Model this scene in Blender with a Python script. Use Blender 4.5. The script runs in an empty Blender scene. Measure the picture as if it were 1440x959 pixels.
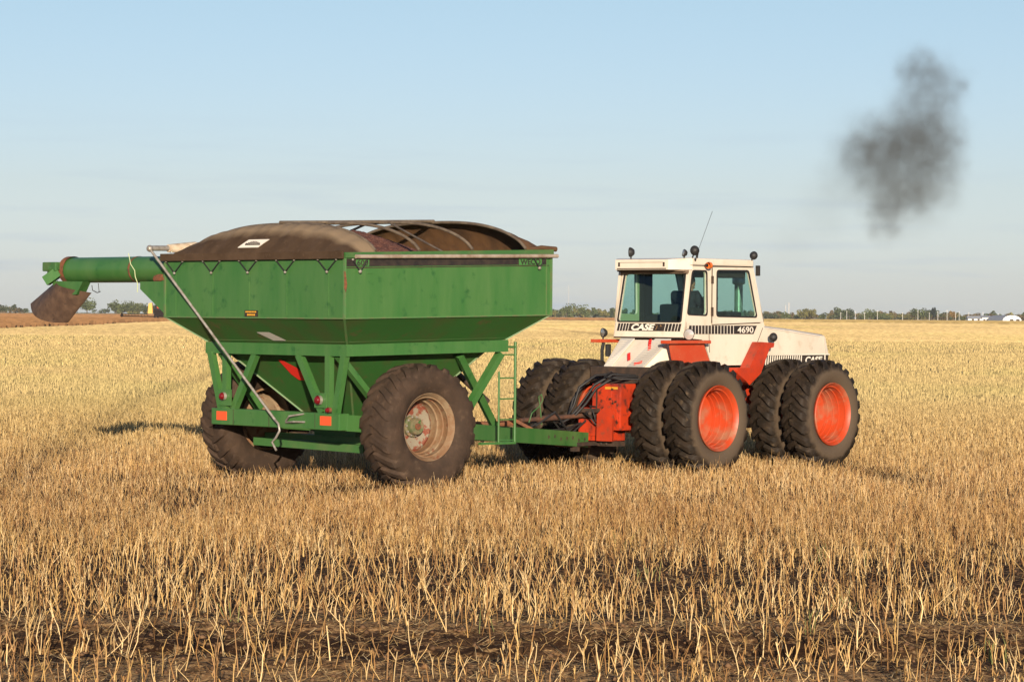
import bpy, bmesh, math, random
import numpy as np
from mathutils import Vector, Matrix
R = math.radians
random.seed(7); rng = np.random.default_rng(11)
sc = bpy.context.scene
COL = sc.collection

# ------------------------------------------------------------------ camera
F = 4080.0; H = 2.6
cam = bpy.data.cameras.new('camera'); camo = bpy.data.objects.new('camera', cam); COL.objects.link(camo)
cam.sensor_width = 36; cam.lens = 36*F/1440; cam.clip_start = .5; cam.clip_end = 30000
camo.location = (0, 0, H)
pitch = math.atan((479.5-442.4)/F); roll = 0.0075
camo.matrix_world = Matrix.Translation((0, 0, H)) @ Matrix.Rotation(math.pi/2-pitch, 4, 'X') @ Matrix.Rotation(roll, 4, 'Z')
sc.camera = camo
# ------------------------------------------------------------------ sky and sun
SUN_EL, SUN_AZ = 10.8, -3.6           # low sun behind the camera, a little to its right
w = bpy.data.worlds.new('World'); sc.world = w; w.use_nodes = True
nt = w.node_tree; N = nt.nodes; Lk = nt.links
for n in list(N): N.remove(n)
out = N.new('ShaderNodeOutputWorld'); bg = N.new('ShaderNodeBackground'); bg.inputs[1].default_value = .068
sky = N.new('ShaderNodeTexSky'); sky.sky_type = 'NISHITA'; sky.sun_disc = False
sky.sun_elevation = R(SUN_EL); sky.sun_rotation = R(180+SUN_AZ); sky.altitude = 200
sky.air_density = 1.0; sky.dust_density = .3; sky.ozone_density = 1.0
# faint streaks of cloud low over the horizon
tc = N.new('ShaderNodeTexCoord'); mp = N.new('ShaderNodeMapping'); mp.inputs['Scale'].default_value = (9, 9, 130)
noi = N.new('ShaderNodeTexNoise'); noi.inputs['Scale'].default_value = 1.3; noi.inputs['Detail'].default_value = 5; noi.inputs['Roughness'].default_value = .55
cr = N.new('ShaderNodeValToRGB'); cr.color_ramp.elements[0].position = .52; cr.color_ramp.elements[1].position = .74
sep = N.new('ShaderNodeSeparateXYZ'); mr = N.new('ShaderNodeMapRange')
mr.inputs[1].default_value = .0; mr.inputs[2].default_value = .075; mr.inputs[3].default_value = .50; mr.inputs[4].default_value = .0
mul = N.new('ShaderNodeMath'); mul.operation = 'MULTIPLY'
mix = N.new('ShaderNodeMix'); mix.data_type = 'RGBA'
tint = N.new('ShaderNodeMix'); tint.data_type = 'RGBA'; tint.blend_type = 'MULTIPLY'; tint.inputs[0].default_value = 1
er = N.new('ShaderNodeValToRGB'); er.color_ramp.elements[0].color = (.80, 1.04, 2.12, 1); er.color_ramp.elements[1].color = (.95, 1.05, 1.38, 1)
em = er.color_ramp.elements.new(.4); em.color = (.85, .97, 1.57, 1)
es = N.new('ShaderNodeMapRange'); es.inputs[1].default_value = 0; es.inputs[2].default_value = .11
Lk.new(tc.outputs['Generated'], mp.inputs[0]); Lk.new(mp.outputs[0], noi.inputs[0]); Lk.new(noi.outputs[0], cr.inputs[0])
Lk.new(tc.outputs['Generated'], sep.inputs[0]); Lk.new(sep.outputs[2], mr.inputs[0])
Lk.new(cr.outputs[0], mul.inputs[0]); Lk.new(mr.outputs[0], mul.inputs[1]); Lk.new(mul.outputs[0], mix.inputs[0])
Lk.new(sep.outputs[2], es.inputs[0]); Lk.new(es.outputs[0], er.inputs[0]); Lk.new(er.outputs[0], tint.inputs[7]); Lk.new(sky.outputs[0], tint.inputs[6]); Lk.new(tint.outputs[2], mix.inputs[6]); mix.inputs[7].default_value = (4.5, 5.6, 7.2, 1)
Lk.new(mix.outputs[2], bg.inputs[0]); Lk.new(bg.outputs[0], out.inputs[0])
sl = bpy.data.lights.new('sun', 'SUN'); sl.energy = 5.0; sl.angle = R(.5); sl.color = (1.0, .86, .68)
so = bpy.data.objects.new('sun', sl); COL.objects.link(so)
sd = Vector((-math.sin(R(SUN_AZ))*math.cos(R(SUN_EL)), -math.cos(R(SUN_AZ))*math.cos(R(SUN_EL)), math.sin(R(SUN_EL))))
so.rotation_euler = sd.to_track_quat('Z', 'Y').to_euler()
sc.view_settings.view_transform = 'Standard'; sc.view_settings.look = 'None'
sc.view_settings.exposure = 0.44; sc.view_settings.gamma = 1; sc.view_settings.use_curve_mapping = False
sc.cycles.volume_step_rate = 1.0; sc.cycles.max_bounces = 8; sc.cycles.transparent_max_bounces = 16

HAZE = 5e-5
def hor(px): return 442.4+.0075*(px-720)
def gpt(px, py, z=0):
    Y = F*(H-z)/(py-hor(px)); return ((px-720)/F*Y, Y)
def X_at(px, Y): return (px-720)/F*Y

# ------------------------------------------------------------------ materials
MATS = {}
def mat(name, c, rough=.6, metal=0, c2=None, scale=3, lo=.4, hi=.65, detail=5, c3=None, scale3=9, lo3=.6, hi3=.7,
        bump=0, bscale=60, spec=.5, stretch=None, coat=0):
    m = bpy.data.materials.new(name); m.use_nodes = True; t = m.node_tree; b = t.nodes['Principled BSDF']
    b.inputs['Base Color'].default_value = (*c, 1); b.inputs['Roughness'].default_value = rough; b.inputs['Metallic'].default_value = metal
    b.inputs['Specular IOR Level'].default_value = spec; b.inputs['Coat Weight'].default_value = coat
    tcn = t.nodes.new('ShaderNodeTexCoord'); vec = tcn.outputs['Object']
    if stretch:
        mpn = t.nodes.new('ShaderNodeMapping'); mpn.inputs['Scale'].default_value = stretch
        t.links.new(vec, mpn.inputs[0]); svec = mpn.outputs[0]
    else: svec = vec
    cur = None
    def layer(cur, base, col, s, a, z, v):
        n = t.nodes.new('ShaderNodeTexNoise'); n.inputs['Scale'].default_value = s; n.inputs['Detail'].default_value = detail; n.inputs['Roughness'].default_value = .62
        t.links.new(v, n.inputs[0])
        r = t.nodes.new('ShaderNodeMapRange'); r.inputs[1].default_value = a; r.inputs[2].default_value = z; t.links.new(n.outputs[0], r.inputs[0])
        x = t.nodes.new('ShaderNodeMix'); x.data_type = 'RGBA'; t.links.new(r.outputs[0], x.inputs[0])
        if cur: t.links.new(cur, x.inputs[6])
        else: x.inputs[6].default_value = (*base, 1)
        x.inputs[7].default_value = (*col, 1); return x.outputs[2]
    if c2: cur = layer(None, c, c2, scale, lo, hi, svec)
    if c3: cur = layer(cur, c, c3, scale3, lo3, hi3, vec)
    if cur: t.links.new(cur, b.inputs['Base Color'])
    if bump:
        n = t.nodes.new('ShaderNodeTexNoise'); n.inputs['Scale'].default_value = bscale; n.inputs['Detail'].default_value = 4; t.links.new(vec, n.inputs[0])
        bn = t.nodes.new('ShaderNodeBump'); bn.inputs['Strength'].default_value = 1; bn.inputs['Distance'].default_value = bump
        t.links.new(n.outputs[0], bn.inputs['Height']); t.links.new(bn.outputs[0], b.inputs['Normal'])
    MATS[name] = m; return m
def attrmat(name, rough=.8, spec=.2, trans=0):
    m = bpy.data.materials.new(name); m.use_nodes = True; t = m.node_tree; b = t.nodes['Principled BSDF']
    a = t.nodes.new('ShaderNodeAttribute'); a.attribute_name = 'tint'; t.links.new(a.outputs['Color'], b.inputs['Base Color'])
    b.inputs['Roughness'].default_value = rough; b.inputs['Specular IOR Level'].default_value = spec
    return m
GREEN = mat('green_paint', (.040, .138, .030), .40, c2=(.072, .165, .045), scale=1.6, lo=.35, hi=.7, c3=(.022, .095, .022), scale3=5, lo3=.58, hi3=.72, stretch=(2.2, 2.2, .35), bump=.010, bscale=1.7)
GREEN_D = mat('green_paint_dusty', (.042, .125, .03), .55, c2=(.10, .14, .05), scale=2.5, lo=.45, hi=.75, c3=(.12, .06, .03), scale3=7, lo3=.66, hi3=.74)
GREEN_R = mat('green_paint_hopper_slope', (.036, .125, .026), .45, c2=(.062, .10, .028), scale=1.1, lo=.45, hi=.62, c3=(.11, .085, .035), scale3=3, lo3=.60, hi3=.72, stretch=(1.4, 1.4, .5))
GREEN_E = mat('green_edge_paint', (.075, .18, .055), .5, c2=(.13, .15, .06), scale=8)
RUST = mat('rust', (.22, .075, .028), .85, c2=(.10, .045, .025), scale=12, bump=.003)
STEEL = mat('galvanised_steel', (.42, .38, .33), .42, .4, c2=(.27, .23, .18), scale=14)
WORN = mat('worn_latch_pipe', (.40, .32, .25), .55, .1, c2=(.26, .18, .12), scale=6)
BLACK = mat('black_rubber_part', (.018, .016, .015), .6)
DARK = mat('dark_greasy_metal', (.035, .024, .017), .65, c2=(.07, .04, .025), scale=9)
TARP = mat('vinyl_tarp', (.062, .037, .021), .85, c2=(.088, .054, .032), scale=2.5, c3=(.14, .09, .055), scale3=14, lo3=.6, hi3=.8, bump=.010, bscale=3.5, spec=.15)
TARP_IN = mat('tarp_inside', (.13, .062, .022), .8, c2=(.07, .034, .014), scale=2.5, bump=.01, bscale=4)
CREAM = mat('cream_tarp_roll', (.62, .50, .36), .8, c2=(.4, .28, .17), scale=10, bump=.008, bscale=14)
SPOUT = mat('worn_rubber_spout', (.075, .042, .026), .75, c2=(.13, .075, .045), scale=5, c3=(.04, .025, .018), scale3=12, bump=.004, bscale=20)
TYRE = mat('tyre_rubber', (.019, .014, .010), .6, c2=(.040, .027, .018), scale=5, lo=.4, hi=.7, c3=(.10, .068, .040), scale3=9, lo3=.58, hi3=.78, bump=.006, bscale=35, spec=.15)
TYRE_CART = mat('tyre_rubber_dusty', (.046, .029, .019), .85, c2=(.072, .044, .028), scale=4, c3=(.12, .08, .05), scale3=8, lo3=.6, hi3=.8, bump=.006, bscale=30, spec=.25)
RIM_OR = mat('orange_rim_paint', (.48, .055, .012), .5, c2=(.42, .05, .012), scale=3, c3=(.36, .17, .095), scale3=3.0, lo3=.46, hi3=.72)
RIM_CART = mat('weathered_rim', (.20, .105, .048), .75, c2=(.27, .19, .11), scale=3.5, lo=.42, hi=.6, c3=(.17, .06, .025), scale3=8, lo3=.56, hi3=.66, bump=.004)
RIM_DISC = mat('flaking_rim_disc', (.25, .21, .15), .7, c2=(.20, .05, .025), scale=6, lo=.50, hi=.54, c3=(.2, .1, .05), scale3=14, lo3=.6, hi3=.66, bump=.004)
RED = mat('orange_red_paint', (.52, .042, .009), .42, c2=(.38, .036, .012), scale=4, c3=(.2, .06, .03), scale3=8, lo3=.58, hi3=.72)
REDF = mat('faded_fender_paint', (.50, .052, .013), .5, c2=(.50, .085, .03), scale=4, c3=(.7, .45, .3), scale3=40, lo3=.66, hi3=.7)
WHITE = mat('cream_white_paint', (.76, .66, .53), .38, c2=(.70, .59, .46), scale=1.5, c3=(.50, .38, .25), scale3=4, lo3=.56, hi3=.86, stretch=(1, 1, .4))
GREYL = mat('grey_louvre', (.55, .51, .45), .55)
DECAL = mat('black_decal', (.022, .017, .015), .5, c2=(.05, .035, .025), scale=6)
WDEC = mat('white_decal', (.82, .74, .62), .5)
GDEC = mat('green_decal_patch', (.06, .18, .045), .5)
REDREF = mat('orange_red_reflector', (.9, .10, .03), .35)
REDLT = mat('red_lamp_lens', (.16, .006, .010), .3)
SMV = mat('slow_vehicle_red', (.75, .03, .02), .4)
AMBER = mat('amber_lens', (.75, .16, .02), .3, coat=.6)
LENS = mat('lamp_lens', (.45, .42, .38), .15, .6)
NAVY = mat('navy_cloth', (.008, .010, .016), .9, c2=(.014, .016, .024), scale=8)
SKIN = mat('skin', (.34, .17, .11), .6)
HAIR = mat('dark_hair', (.03, .02, .014), .8)
SEAT = mat('dark_seat_cloth', (.014, .014, .014), .8)
CABIN = mat('cab_trim', (.028, .019, .014), .85)
CABGR = mat('pale_green_cab_wall', (.30, .36, .20), .7)
YEL = mat('yellow_panel', (.75, .36, .03), .5)
GREYM = mat('grey_machine', (.022, .016, .013), .9, spec=.1)
ROOFG = mat('grey_roof', (.32, .33, .35), .7)
BARNW = mat('white_siding', (.8, .78, .74), .6)
BARK = mat('tree_bark', (.08, .06, .04), .9)
STRAW = attrmat('straw')
LEAF = attrmat('foliage', .8, .15)
def glassmat():
    m = bpy.data.materials.new('tinted_glass'); m.use_nodes = True; t = m.node_tree
    for n in list(t.nodes): t.nodes.remove(n)
    o = t.nodes.new('ShaderNodeOutputMaterial'); a = t.nodes.new('ShaderNodeBsdfTransparent'); a.inputs[0].default_value = (.80, .91, .88, 1)
    g = t.nodes.new('ShaderNodeBsdfGlossy'); g.inputs['Roughness'].default_value = .03; g.inputs[0].default_value = (.9, .95, 1, 1)
    lw = t.nodes.new('ShaderNodeLayerWeight'); lw.inputs[0].default_value = .5; pw = t.nodes.new('ShaderNodeMath'); pw.operation = 'POWER'; pw.inputs[1].default_value = 4; t.links.new(lw.outputs['Facing'], pw.inputs[0])
    fr = t.nodes.new('ShaderNodeMath'); fr.operation = 'MULTIPLY_ADD'; fr.inputs[1].default_value = .4; fr.inputs[2].default_value = .025; t.links.new(pw.outputs[0], fr.inputs[0])
    x = t.nodes.new('ShaderNodeMixShader'); t.links.new(fr.outputs[0], x.inputs[0]); t.links.new(a.outputs[0], x.inputs[1]); t.links.new(g.outputs[0], x.inputs[2])
    t.links.new(x.outputs[0], o.inputs[0]); return m
GLASS = glassmat()

# ------------------------------------------------------------------ mesh helpers (everything in u forward, v right, z up)
def V(u, v, z): return Vector((u, -v, z))
class MB:
    def __init__(s): s.bm = bmesh.new()
    def poly(s, pts): 
        vs = [s.bm.verts.new(p) for p in pts]; return s.bm.faces.new(vs)
    def hexa(s, p):   # 8 points: bottom 4, top 4
        v = [s.bm.verts.new(q) for q in p]
        for f in ((0,3,2,1),(4,5,6,7),(0,1,5,4),(1,2,6,5),(2,3,7,6),(3,0,4,7)): s.bm.faces.new([v[i] for i in f])
        return v
    def box(s, u0, u1, v0, v1, z0, z1, bev=0):
        v = s.hexa([V(u0,v0,z0),V(u1,v0,z0),V(u1,v1,z0),V(u0,v1,z0),V(u0,v0,z1),V(u1,v0,z1),V(u1,v1,z1),V(u0,v1,z1)])
        if bev:
            es = list({e for x in v for e in x.link_edges}); bmesh.ops.bevel(s.bm, geom=es, offset=bev, segments=2, affect='EDGES', profile=.6)
        return s
    def beam(s, a, b, w, h, up=(0,0,1)):
        a = Vector(a); b = Vector(b); d = (b-a).normalized(); up = Vector(up)
        if abs(d.dot(up)) > .97: up = Vector((1,0,0))
        x = d.cross(up).normalized(); y = x.cross(d).normalized(); x *= w/2; y *= h/2
        s.hexa([a-x-y, a+x-y, b+x-y, b-x-y, a-x+y, a+x+y, b+x+y, b-x+y]); return s
    def tube(s, pts, r, n=10, caps=True):
        pts = [Vector(p) for p in pts]; rs = r if isinstance(r, (list, tuple)) else [r]*len(pts); rings = []
        pv = None
        for i, p in enumerate(pts):
            d = (pts[min(i+1, len(pts)-1)]-pts[max(i-1, 0)]).normalized()
            if pv is None:
                up = Vector((0,0,1)) if abs(d.z) < .9 else Vector((1,0,0)); x = d.cross(up).normalized()
            else: x = (pv-d*pv.dot(d)).normalized()
            pv = x; y = d.cross(x)
            rings.append([s.bm.verts.new(p+(x*math.cos(k*2*math.pi/n)+y*math.sin(k*2*math.pi/n))*rs[i]) for k in range(n)])
        for a, b in zip(rings, rings[1:]):
            for k in range(n): s.bm.faces.new([a[k], a[(k+1)%n], b[(k+1)%n], b[k]])
        if caps: s.bm.faces.new(rings[0][::-1]); s.bm.faces.new(rings[-1])
        return s
    def lathe(s, prof, c, axis='y', n=48, closed=False):   # prof (r, t) ; axis through c; t along the axis
        c = Vector(c); rings = []
        for r, t in prof:
            ring = []
            for k in range(n):
                a = 2*math.pi*k/n; cs, sn = math.cos(a)*r, math.sin(a)*r
                q = {'y': (cs, t, sn), 'x': (t, cs, sn), 'z': (cs, sn, t)}[axis]; ring.append(s.bm.verts.new(c+Vector(q)))
            rings.append(ring)
        pr = list(zip(rings, rings[1:]))
        if closed: pr.append((rings[-1], rings[0]))
        for a, b in pr:
            for k in range(n): s.bm.faces.new([a[k], a[(k+1)%n], b[(k+1)%n], b[k]])
        return s
    def sphere(s, c, r, sc_=(1,1,1), n=3):
        bmesh.ops.create_icosphere(s.bm, subdivisions=n, radius=r, matrix=Matrix.Translation(c) @ Matrix.Diagonal((*sc_, 1))); return s
    def build(s, name, m, parent=None, smooth=None, label=None, loc=None):
        bmesh.ops.remove_doubles(s.bm, verts=s.bm.verts, dist=1e-5)
        bmesh.ops.recalc_face_normals(s.bm, faces=s.bm.faces)
        me = bpy.data.meshes.new(name); s.bm.to_mesh(me); s.bm.free()
        o = bpy.data.objects.new(name, me); COL.objects.link(o); me.materials.append(m)
        if smooth: me.polygons.foreach_set('use_smooth', [True]*len(me.polygons)); me.set_sharp_from_angle(angle=R(smooth))
        if parent: o.parent = parent
        if label: o['label'] = label
        if loc is not None: o.location = loc
        return o
def tag(o, label=None, cat=None, group=None, kind=None):
    if label: o['label'] = label
    if cat: o['category'] = cat
    if group: o['group'] = group
    if kind: o['kind'] = kind
    return o
def empty(name, loc, rz=0):
    o = bpy.data.objects.new(name, None); COL.objects.link(o); o.location = loc; o.rotation_euler = (0, 0, rz); o.empty_display_size = .3; return o
def curve_mesh(name, m, parent, splines, thick, M):
    """filled 2-D outlines (the first is the outer one, the rest are holes) with a thickness, placed by the matrix M"""
    cu = bpy.data.curves.new(name, 'CURVE'); cu.dimensions = '2D'; cu.fill_mode = 'BOTH'; cu.extrude = thick/2
    for pts in splines:
        s = cu.splines.new('POLY'); s.points.add(len(pts)-1); s.use_cyclic_u = True
        for i, (x, y) in enumerate(pts): s.points[i].co = (x, y, 0, 1)
    o = bpy.data.objects.new('tmp', cu); COL.objects.link(o); bpy.context.view_layer.update()
    me = bpy.data.meshes.new_from_object(o.evaluated_get(bpy.context.evaluated_depsgraph_get()))
    bpy.data.objects.remove(o); bpy.data.curves.remove(cu)
    me.transform(M); me.name = name; me.materials.clear(); me.materials.append(m)
    p = bpy.data.objects.new(name, me); COL.objects.link(p)
    if parent: p.parent = parent
    return p
def rnd(pts, r=.06, n=5):
    """round the corners of an outline"""
    outp = []; k = len(pts)
    for i in range(k):
        p = Vector(pts[i]); a = Vector(pts[i-1]); b = Vector(pts[(i+1) % k])
        da = (a-p).normalized(); db = (b-p).normalized(); r_ = min(r, (a-p).length*.45, (b-p).length*.45)
        A = p+da*r_; B = p+db*r_
        for j in range(n+1):
            t = j/n; q = A*(1-t)**2+p*2*t*(1-t)+B*t*t; outp.append((q.x, q.y))
    return outp
def frameM(o, x, y):
    o = Vector(o); x = Vector(x).normalized(); y = Vector(y); y = (y-x*y.dot(x)).normalized(); z = x.cross(y)
    return Matrix(((x.x, y.x, z.x, o.x), (x.y, y.y, z.y, o.y), (x.z, y.z, z.z, o.z), (0, 0, 0, 1)))
def sideM(v): return frameM(V(0, v, 0), (1,0,0), (0,0,1))       # outline (u, z) standing at lateral v, facing right
def text(name, body, m, parent, M, w, h, thick=.004, shear=0, bold=.0, spacing=1):
    cu = bpy.data.curves.new(name, 'FONT'); cu.body = body; cu.size = 1; cu.shear = shear; cu.offset = bold; cu.extrude = 0; cu.space_character = spacing
    o = bpy.data.objects.new('tmp', cu); COL.objects.link(o); bpy.context.view_layer.update()
    me = bpy.data.meshes.new_from_object(o.evaluated_get(bpy.context.evaluated_depsgraph_get()))
    bpy.data.objects.remove(o); bpy.data.curves.remove(cu)
    co = np.array([v.co[:] for v in me.vertices]); mn = co.min(0); mx = co.max(0)
    S = Matrix.Diagonal((w/(mx[0]-mn[0]), h/(mx[1]-mn[1]), 1, 1)) @ Matrix.Translation((-mn[0], -mn[1], 0))
    me.transform(M @ S); me.materials.clear(); me.materials.append(m)
    p = bpy.data.objects.new(name, me); COL.objects.link(p); p.parent = parent; return p

# ------------------------------------------------------------------ tyres and rims
def tyre_mesh(Rm, w, rim, n_lug, hand, lug_h=.055, lug_w=.085, sweep=.36):
    """lathe carcass + curved chevron lugs; axis = local y, outer side = -y"""
    mb = MB(); hw = w/2; rc = Rm-lug_h
    prof = [(rim, -hw*.74), (rim+.03, -hw*.86), (rim+(rc-rim)*.42, -hw*1.0), (rim+(rc-rim)*.68, -hw*.99), (rc-.055, -hw*.93), (rc-.018, -hw*.80), (rc, -hw*.45), (rc+.008, 0),
            (rc, hw*.45), (rc-.018, hw*.80), (rc-.055, hw*.93), (rim+(rc-rim)*.68, hw*.99), (rim+(rc-rim)*.42, hw*1.0), (rim+.03, hw*.86), (rim, hw*.74)]
    mb.lathe(prof, (0,0,0), 'y', 72)
    def rsurf(y):
        a = abs(y)/hw
        return rc+.008-.012*(a/.6)**2 if a < .6 else rc-.004-.05*((a-.6)/.36)**2
    for side in (-1, 1):
        for k in range(n_lug):
            a0 = 2*math.pi*(k+(.5 if side > 0 else 0))/n_lug; st = []
            for j in range(8):
                t = j/7; y = side*hw*(-.05+1.03*t); ang = a0+hand*sweep*(t**1.25-.15)
                wd = lug_w*(.82+.5*t**2)/Rm/2*(1 if j < 7 else .9)
                rs = rsurf(y); top = rs+lug_h*(1.0 if t < .8 else 1-.45*(t-.8)/.2)
                if j == 7: rs -= .06; top = rs+.03
                st.append((y, ang, wd, rs-.02, top))
            rings = []
            for (y, a, wd, r0, r1) in st:
                q = []
                for (da, r) in ((-wd*1.25, r0), (-wd*.8, r1), (wd*.8, r1), (wd*1.25, r0)):
                    q.append(mb.bm.verts.new((math.cos(a+da)*r, y, math.sin(a+da)*r)))
                rings.append(q)
            for A, B in zip(rings, rings[1:]):
                for i in range(3): mb.bm.faces.new([A[i], A[i+1], B[i+1], B[i]])
            mb.bm.faces.new(rings[0]); mb.bm.faces.new(rings[-1])
    return mb

def sidewall_dust(m, r0, r1, col):
    t = m.node_tree; b = t.nodes['Principled BSDF']; src = b.inputs['Base Color'].links[0].from_socket
    tc_ = t.nodes.new('ShaderNodeTexCoord'); mm = t.nodes.new('ShaderNodeVectorMath'); mm.operation = 'MULTIPLY'; mm.inputs[1].default_value = (1, 0, 1); t.links.new(tc_.outputs['Object'], mm.inputs[0])
    ln = t.nodes.new('ShaderNodeVectorMath'); ln.operation = 'LENGTH'; t.links.new(mm.outputs[0], ln.inputs[0])
    nz_ = t.nodes.new('ShaderNodeTexNoise'); nz_.inputs['Scale'].default_value = 7; nz_.inputs['Detail'].default_value = 6; t.links.new(tc_.outputs['Object'], nz_.inputs[0])
    ma = t.nodes.new('ShaderNodeMath'); ma.operation = 'MULTIPLY_ADD'; ma.inputs[1].default_value = .12; t.links.new(nz_.outputs[0], ma.inputs[0]); t.links.new(ln.outputs['Value'], ma.inputs[2])
    r_ = t.nodes.new('ShaderNodeMapRange'); r_.inputs[1].default_value = r0; r_.inputs[2].default_value = r1; r_.inputs[3].default_value = .85; r_.inputs[4].default_value = 0; t.links.new(ma.outputs[0], r_.inputs[0])
    x_ = t.nodes.new('ShaderNodeMix'); x_.data_type = 'RGBA'; x_.inputs[7].default_value = (*col, 1); t.links.new(src, x_.inputs[6]); t.links.new(r_.outputs[0], x_.inputs[0]); t.links.new(x_.outputs[2], b.inputs['Base Color'])
sidewall_dust(TYRE, .80, .88, (.120, .085, .056))

# =================================================================== GROUND
SOIL = bpy.data.materials.new('field_soil'); SOIL.use_nodes = True
t = SOIL.node_tree; b = t.nodes['Principled BSDF']; b.inputs['Roughness'].default_value = .95; b.inputs['Specular IOR Level'].default_value = .1
def nd(tp, **k):
    n = t.nodes.new(tp)
    for a, v in k.items(): setattr(n, a, v)
    return n
geo = nd('ShaderNodeNewGeometry'); sx = nd('ShaderNodeSeparateXYZ'); t.links.new(geo.outputs['Position'], sx.inputs[0])
def noise(scale, detail=6, vec=None, rough=.6):
    n = nd('ShaderNodeTexNoise'); n.inputs['Scale'].default_value = scale; n.inputs['Detail'].default_value = detail; n.inputs['Roughness'].default_value = rough
    t.links.new(vec or geo.outputs['Position'], n.inputs[0]); return n.outputs[0]
def rng_(v, a, z, lo=0, hi=1):
    m = nd('ShaderNodeMapRange'); m.inputs[1].default_value = a; m.inputs[2].default_value = z; m.inputs[3].default_value = lo; m.inputs[4].default_value = hi
    t.links.new(v, m.inputs[0]); return m.outputs[0]
def mixc(f, a, b_):
    m = nd('ShaderNodeMix', data_type='RGBA')
    if hasattr(f, 'links') or hasattr(f, 'node'): t.links.new(f, m.inputs[0])
    else: m.inputs[0].default_value = f
    for i, c in ((6, a), (7, b_)):
        if isinstance(c, tuple): m.inputs[i].default_value = (*c, 1)
        else: t.links.new(c, m.inputs[i])
    return m.outputs[2]
soil = mixc(rng_(noise(3), .35, .7), (.062, .030, .013), (.125, .066, .030))
litter = mixc(rng_(noise(26, 8), .4, .62), (.36, .18, .070), (.80, .49, .21))
def band(c_, w_):
    a_ = nd('ShaderNodeMath', operation='SUBTRACT'); t.links.new(sx.outputs[1], a_.inputs[0]); a_.inputs[1].default_value = c_
    b_ = nd('ShaderNodeMath', operation='ABSOLUTE'); t.links.new(a_.outputs[0], b_.inputs[0]); return rng_(b_.outputs[0], w_*.4, w_, .11, 0)
def plus(a_, b_):
    n_ = nd('ShaderNodeMath', operation='ADD'); t.links.new(a_, n_.inputs[0]); t.links.new(b_, n_.inputs[1]); return n_.outputs[0]
lit_amt = plus(plus(noise(9, 9, rough=.75), band(23.9, .9)), band(20.6, 1.0))
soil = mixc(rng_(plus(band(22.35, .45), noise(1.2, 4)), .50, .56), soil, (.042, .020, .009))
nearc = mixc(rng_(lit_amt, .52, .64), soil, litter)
farc = mixc(rng_(noise(.05), .35, .65), (.54, .40, .18), (.48, .35, .16))
far = rng_(sx.outputs[1], 45, 130)
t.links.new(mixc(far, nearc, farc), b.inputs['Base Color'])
bn = nd('ShaderNodeBump'); bn.inputs['Distance'].default_value = .05; t.links.new(noise(12, 8, rough=.7), bn.inputs['Height']); t.links.new(bn.outputs[0], b.inputs['Normal'])

def vnoise(x, y, seed=0):
    xi = np.floor(x).astype(int); yi = np.floor(y).astype(int); fx = x-xi; fy = y-yi; fx = fx*fx*(3-2*fx); fy = fy*fy*(3-2*fy)
    def h(a, b): 
        v = np.sin(a*127.1+b*311.7+seed*74.7)*43758.5453; return v-np.floor(v)
    return (h(xi,yi)*(1-fx)+h(xi+1,yi)*fx)*(1-fy)+(h(xi,yi+1)*(1-fx)+h(xi+1,yi+1)*fx)*fy
def fbm(x, y, seed=0, o=4):
    s = 0; a = .5
    for i in range(o): s = s+a*vnoise(x*2**i, y*2**i, seed+i); a *= .5
    return s
def ground_z(x, y):
    x = np.asarray(x, float); y = np.asarray(y, float)
    z = (fbm(x*1.3, y*1.3, 3)-.47)*.07+(fbm(x*5, y*5, 9, 3)-.45)*.045
    yy = y+(fbm(x*.4, y*.1, 5)-.5)*.5
    z = z-.15*np.exp(-((yy-22.3)/.30)**2)+.10*np.exp(-((yy-23.5)/.55)**2)+.03*np.exp(-((yy-21.6)/.3)**2)
    z = z-.10*np.exp(-((yy-26.6)/.9)**2)
    fade = np.clip((60-y)/25, 0, 1)
    return z*fade
# near grid + far sheet in one mesh, reaching the horizon
xs = np.concatenate(([-5900, -2500, -700, -200, -60, -30, -16], np.arange(-12, 12.01, .09), [16, 30, 60, 200, 700, 2500, 5900]))
ys = np.concatenate(([-400, -60, 0, 10, 15], np.arange(18, 34, .08), np.arange(34, 62, .4), [70, 90, 130, 200, 400, 900, 2000, 3500, 5100]))
gx, gy = np.meshgrid(xs, ys); gz = np.where((np.abs(gx) <= 12.1) & (gy >= 18), ground_z(gx, gy), 0)
nx, ny = len(xs), len(ys); co = np.stack([gx, gy, gz], -1).reshape(-1, 3)
idx = np.arange(nx*ny).reshape(ny, nx); q = np.stack([idx[:-1,:-1], idx[:-1,1:], idx[1:,1:], idx[1:,:-1]], -1).reshape(-1, 4)
def np_mesh(name, co, faces, m, colors=None, smooth=False):
    me = bpy.data.meshes.new(name); k = faces.shape[1]
    me.vertices.add(len(co)); me.vertices.foreach_set('co', co.astype(np.float32).ravel())
    me.loops.add(faces.size); me.loops.foreach_set('vertex_index', faces.astype(np.int32).ravel())
    me.polygons.add(len(faces)); me.polygons.foreach_set('loop_start', np.arange(0, faces.size, k, dtype=np.int32))
    if smooth: me.polygons.foreach_set('use_smooth', np.ones(len(faces), bool))
    if colors is not None:
        a = me.color_attributes.new('tint', 'FLOAT_COLOR', 'POINT')
        c = np.ones((len(co), 4), np.float32); c[:, :3] = colors; a.data.foreach_set('color', c.ravel())
    me.update(calc_edges=True); me.materials.append(m)
    o = bpy.data.objects.new(name, me); COL.objects.link(o); return o
g = np_mesh('ground', co, q, SOIL, smooth=True); tag(g, kind='structure')

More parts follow.
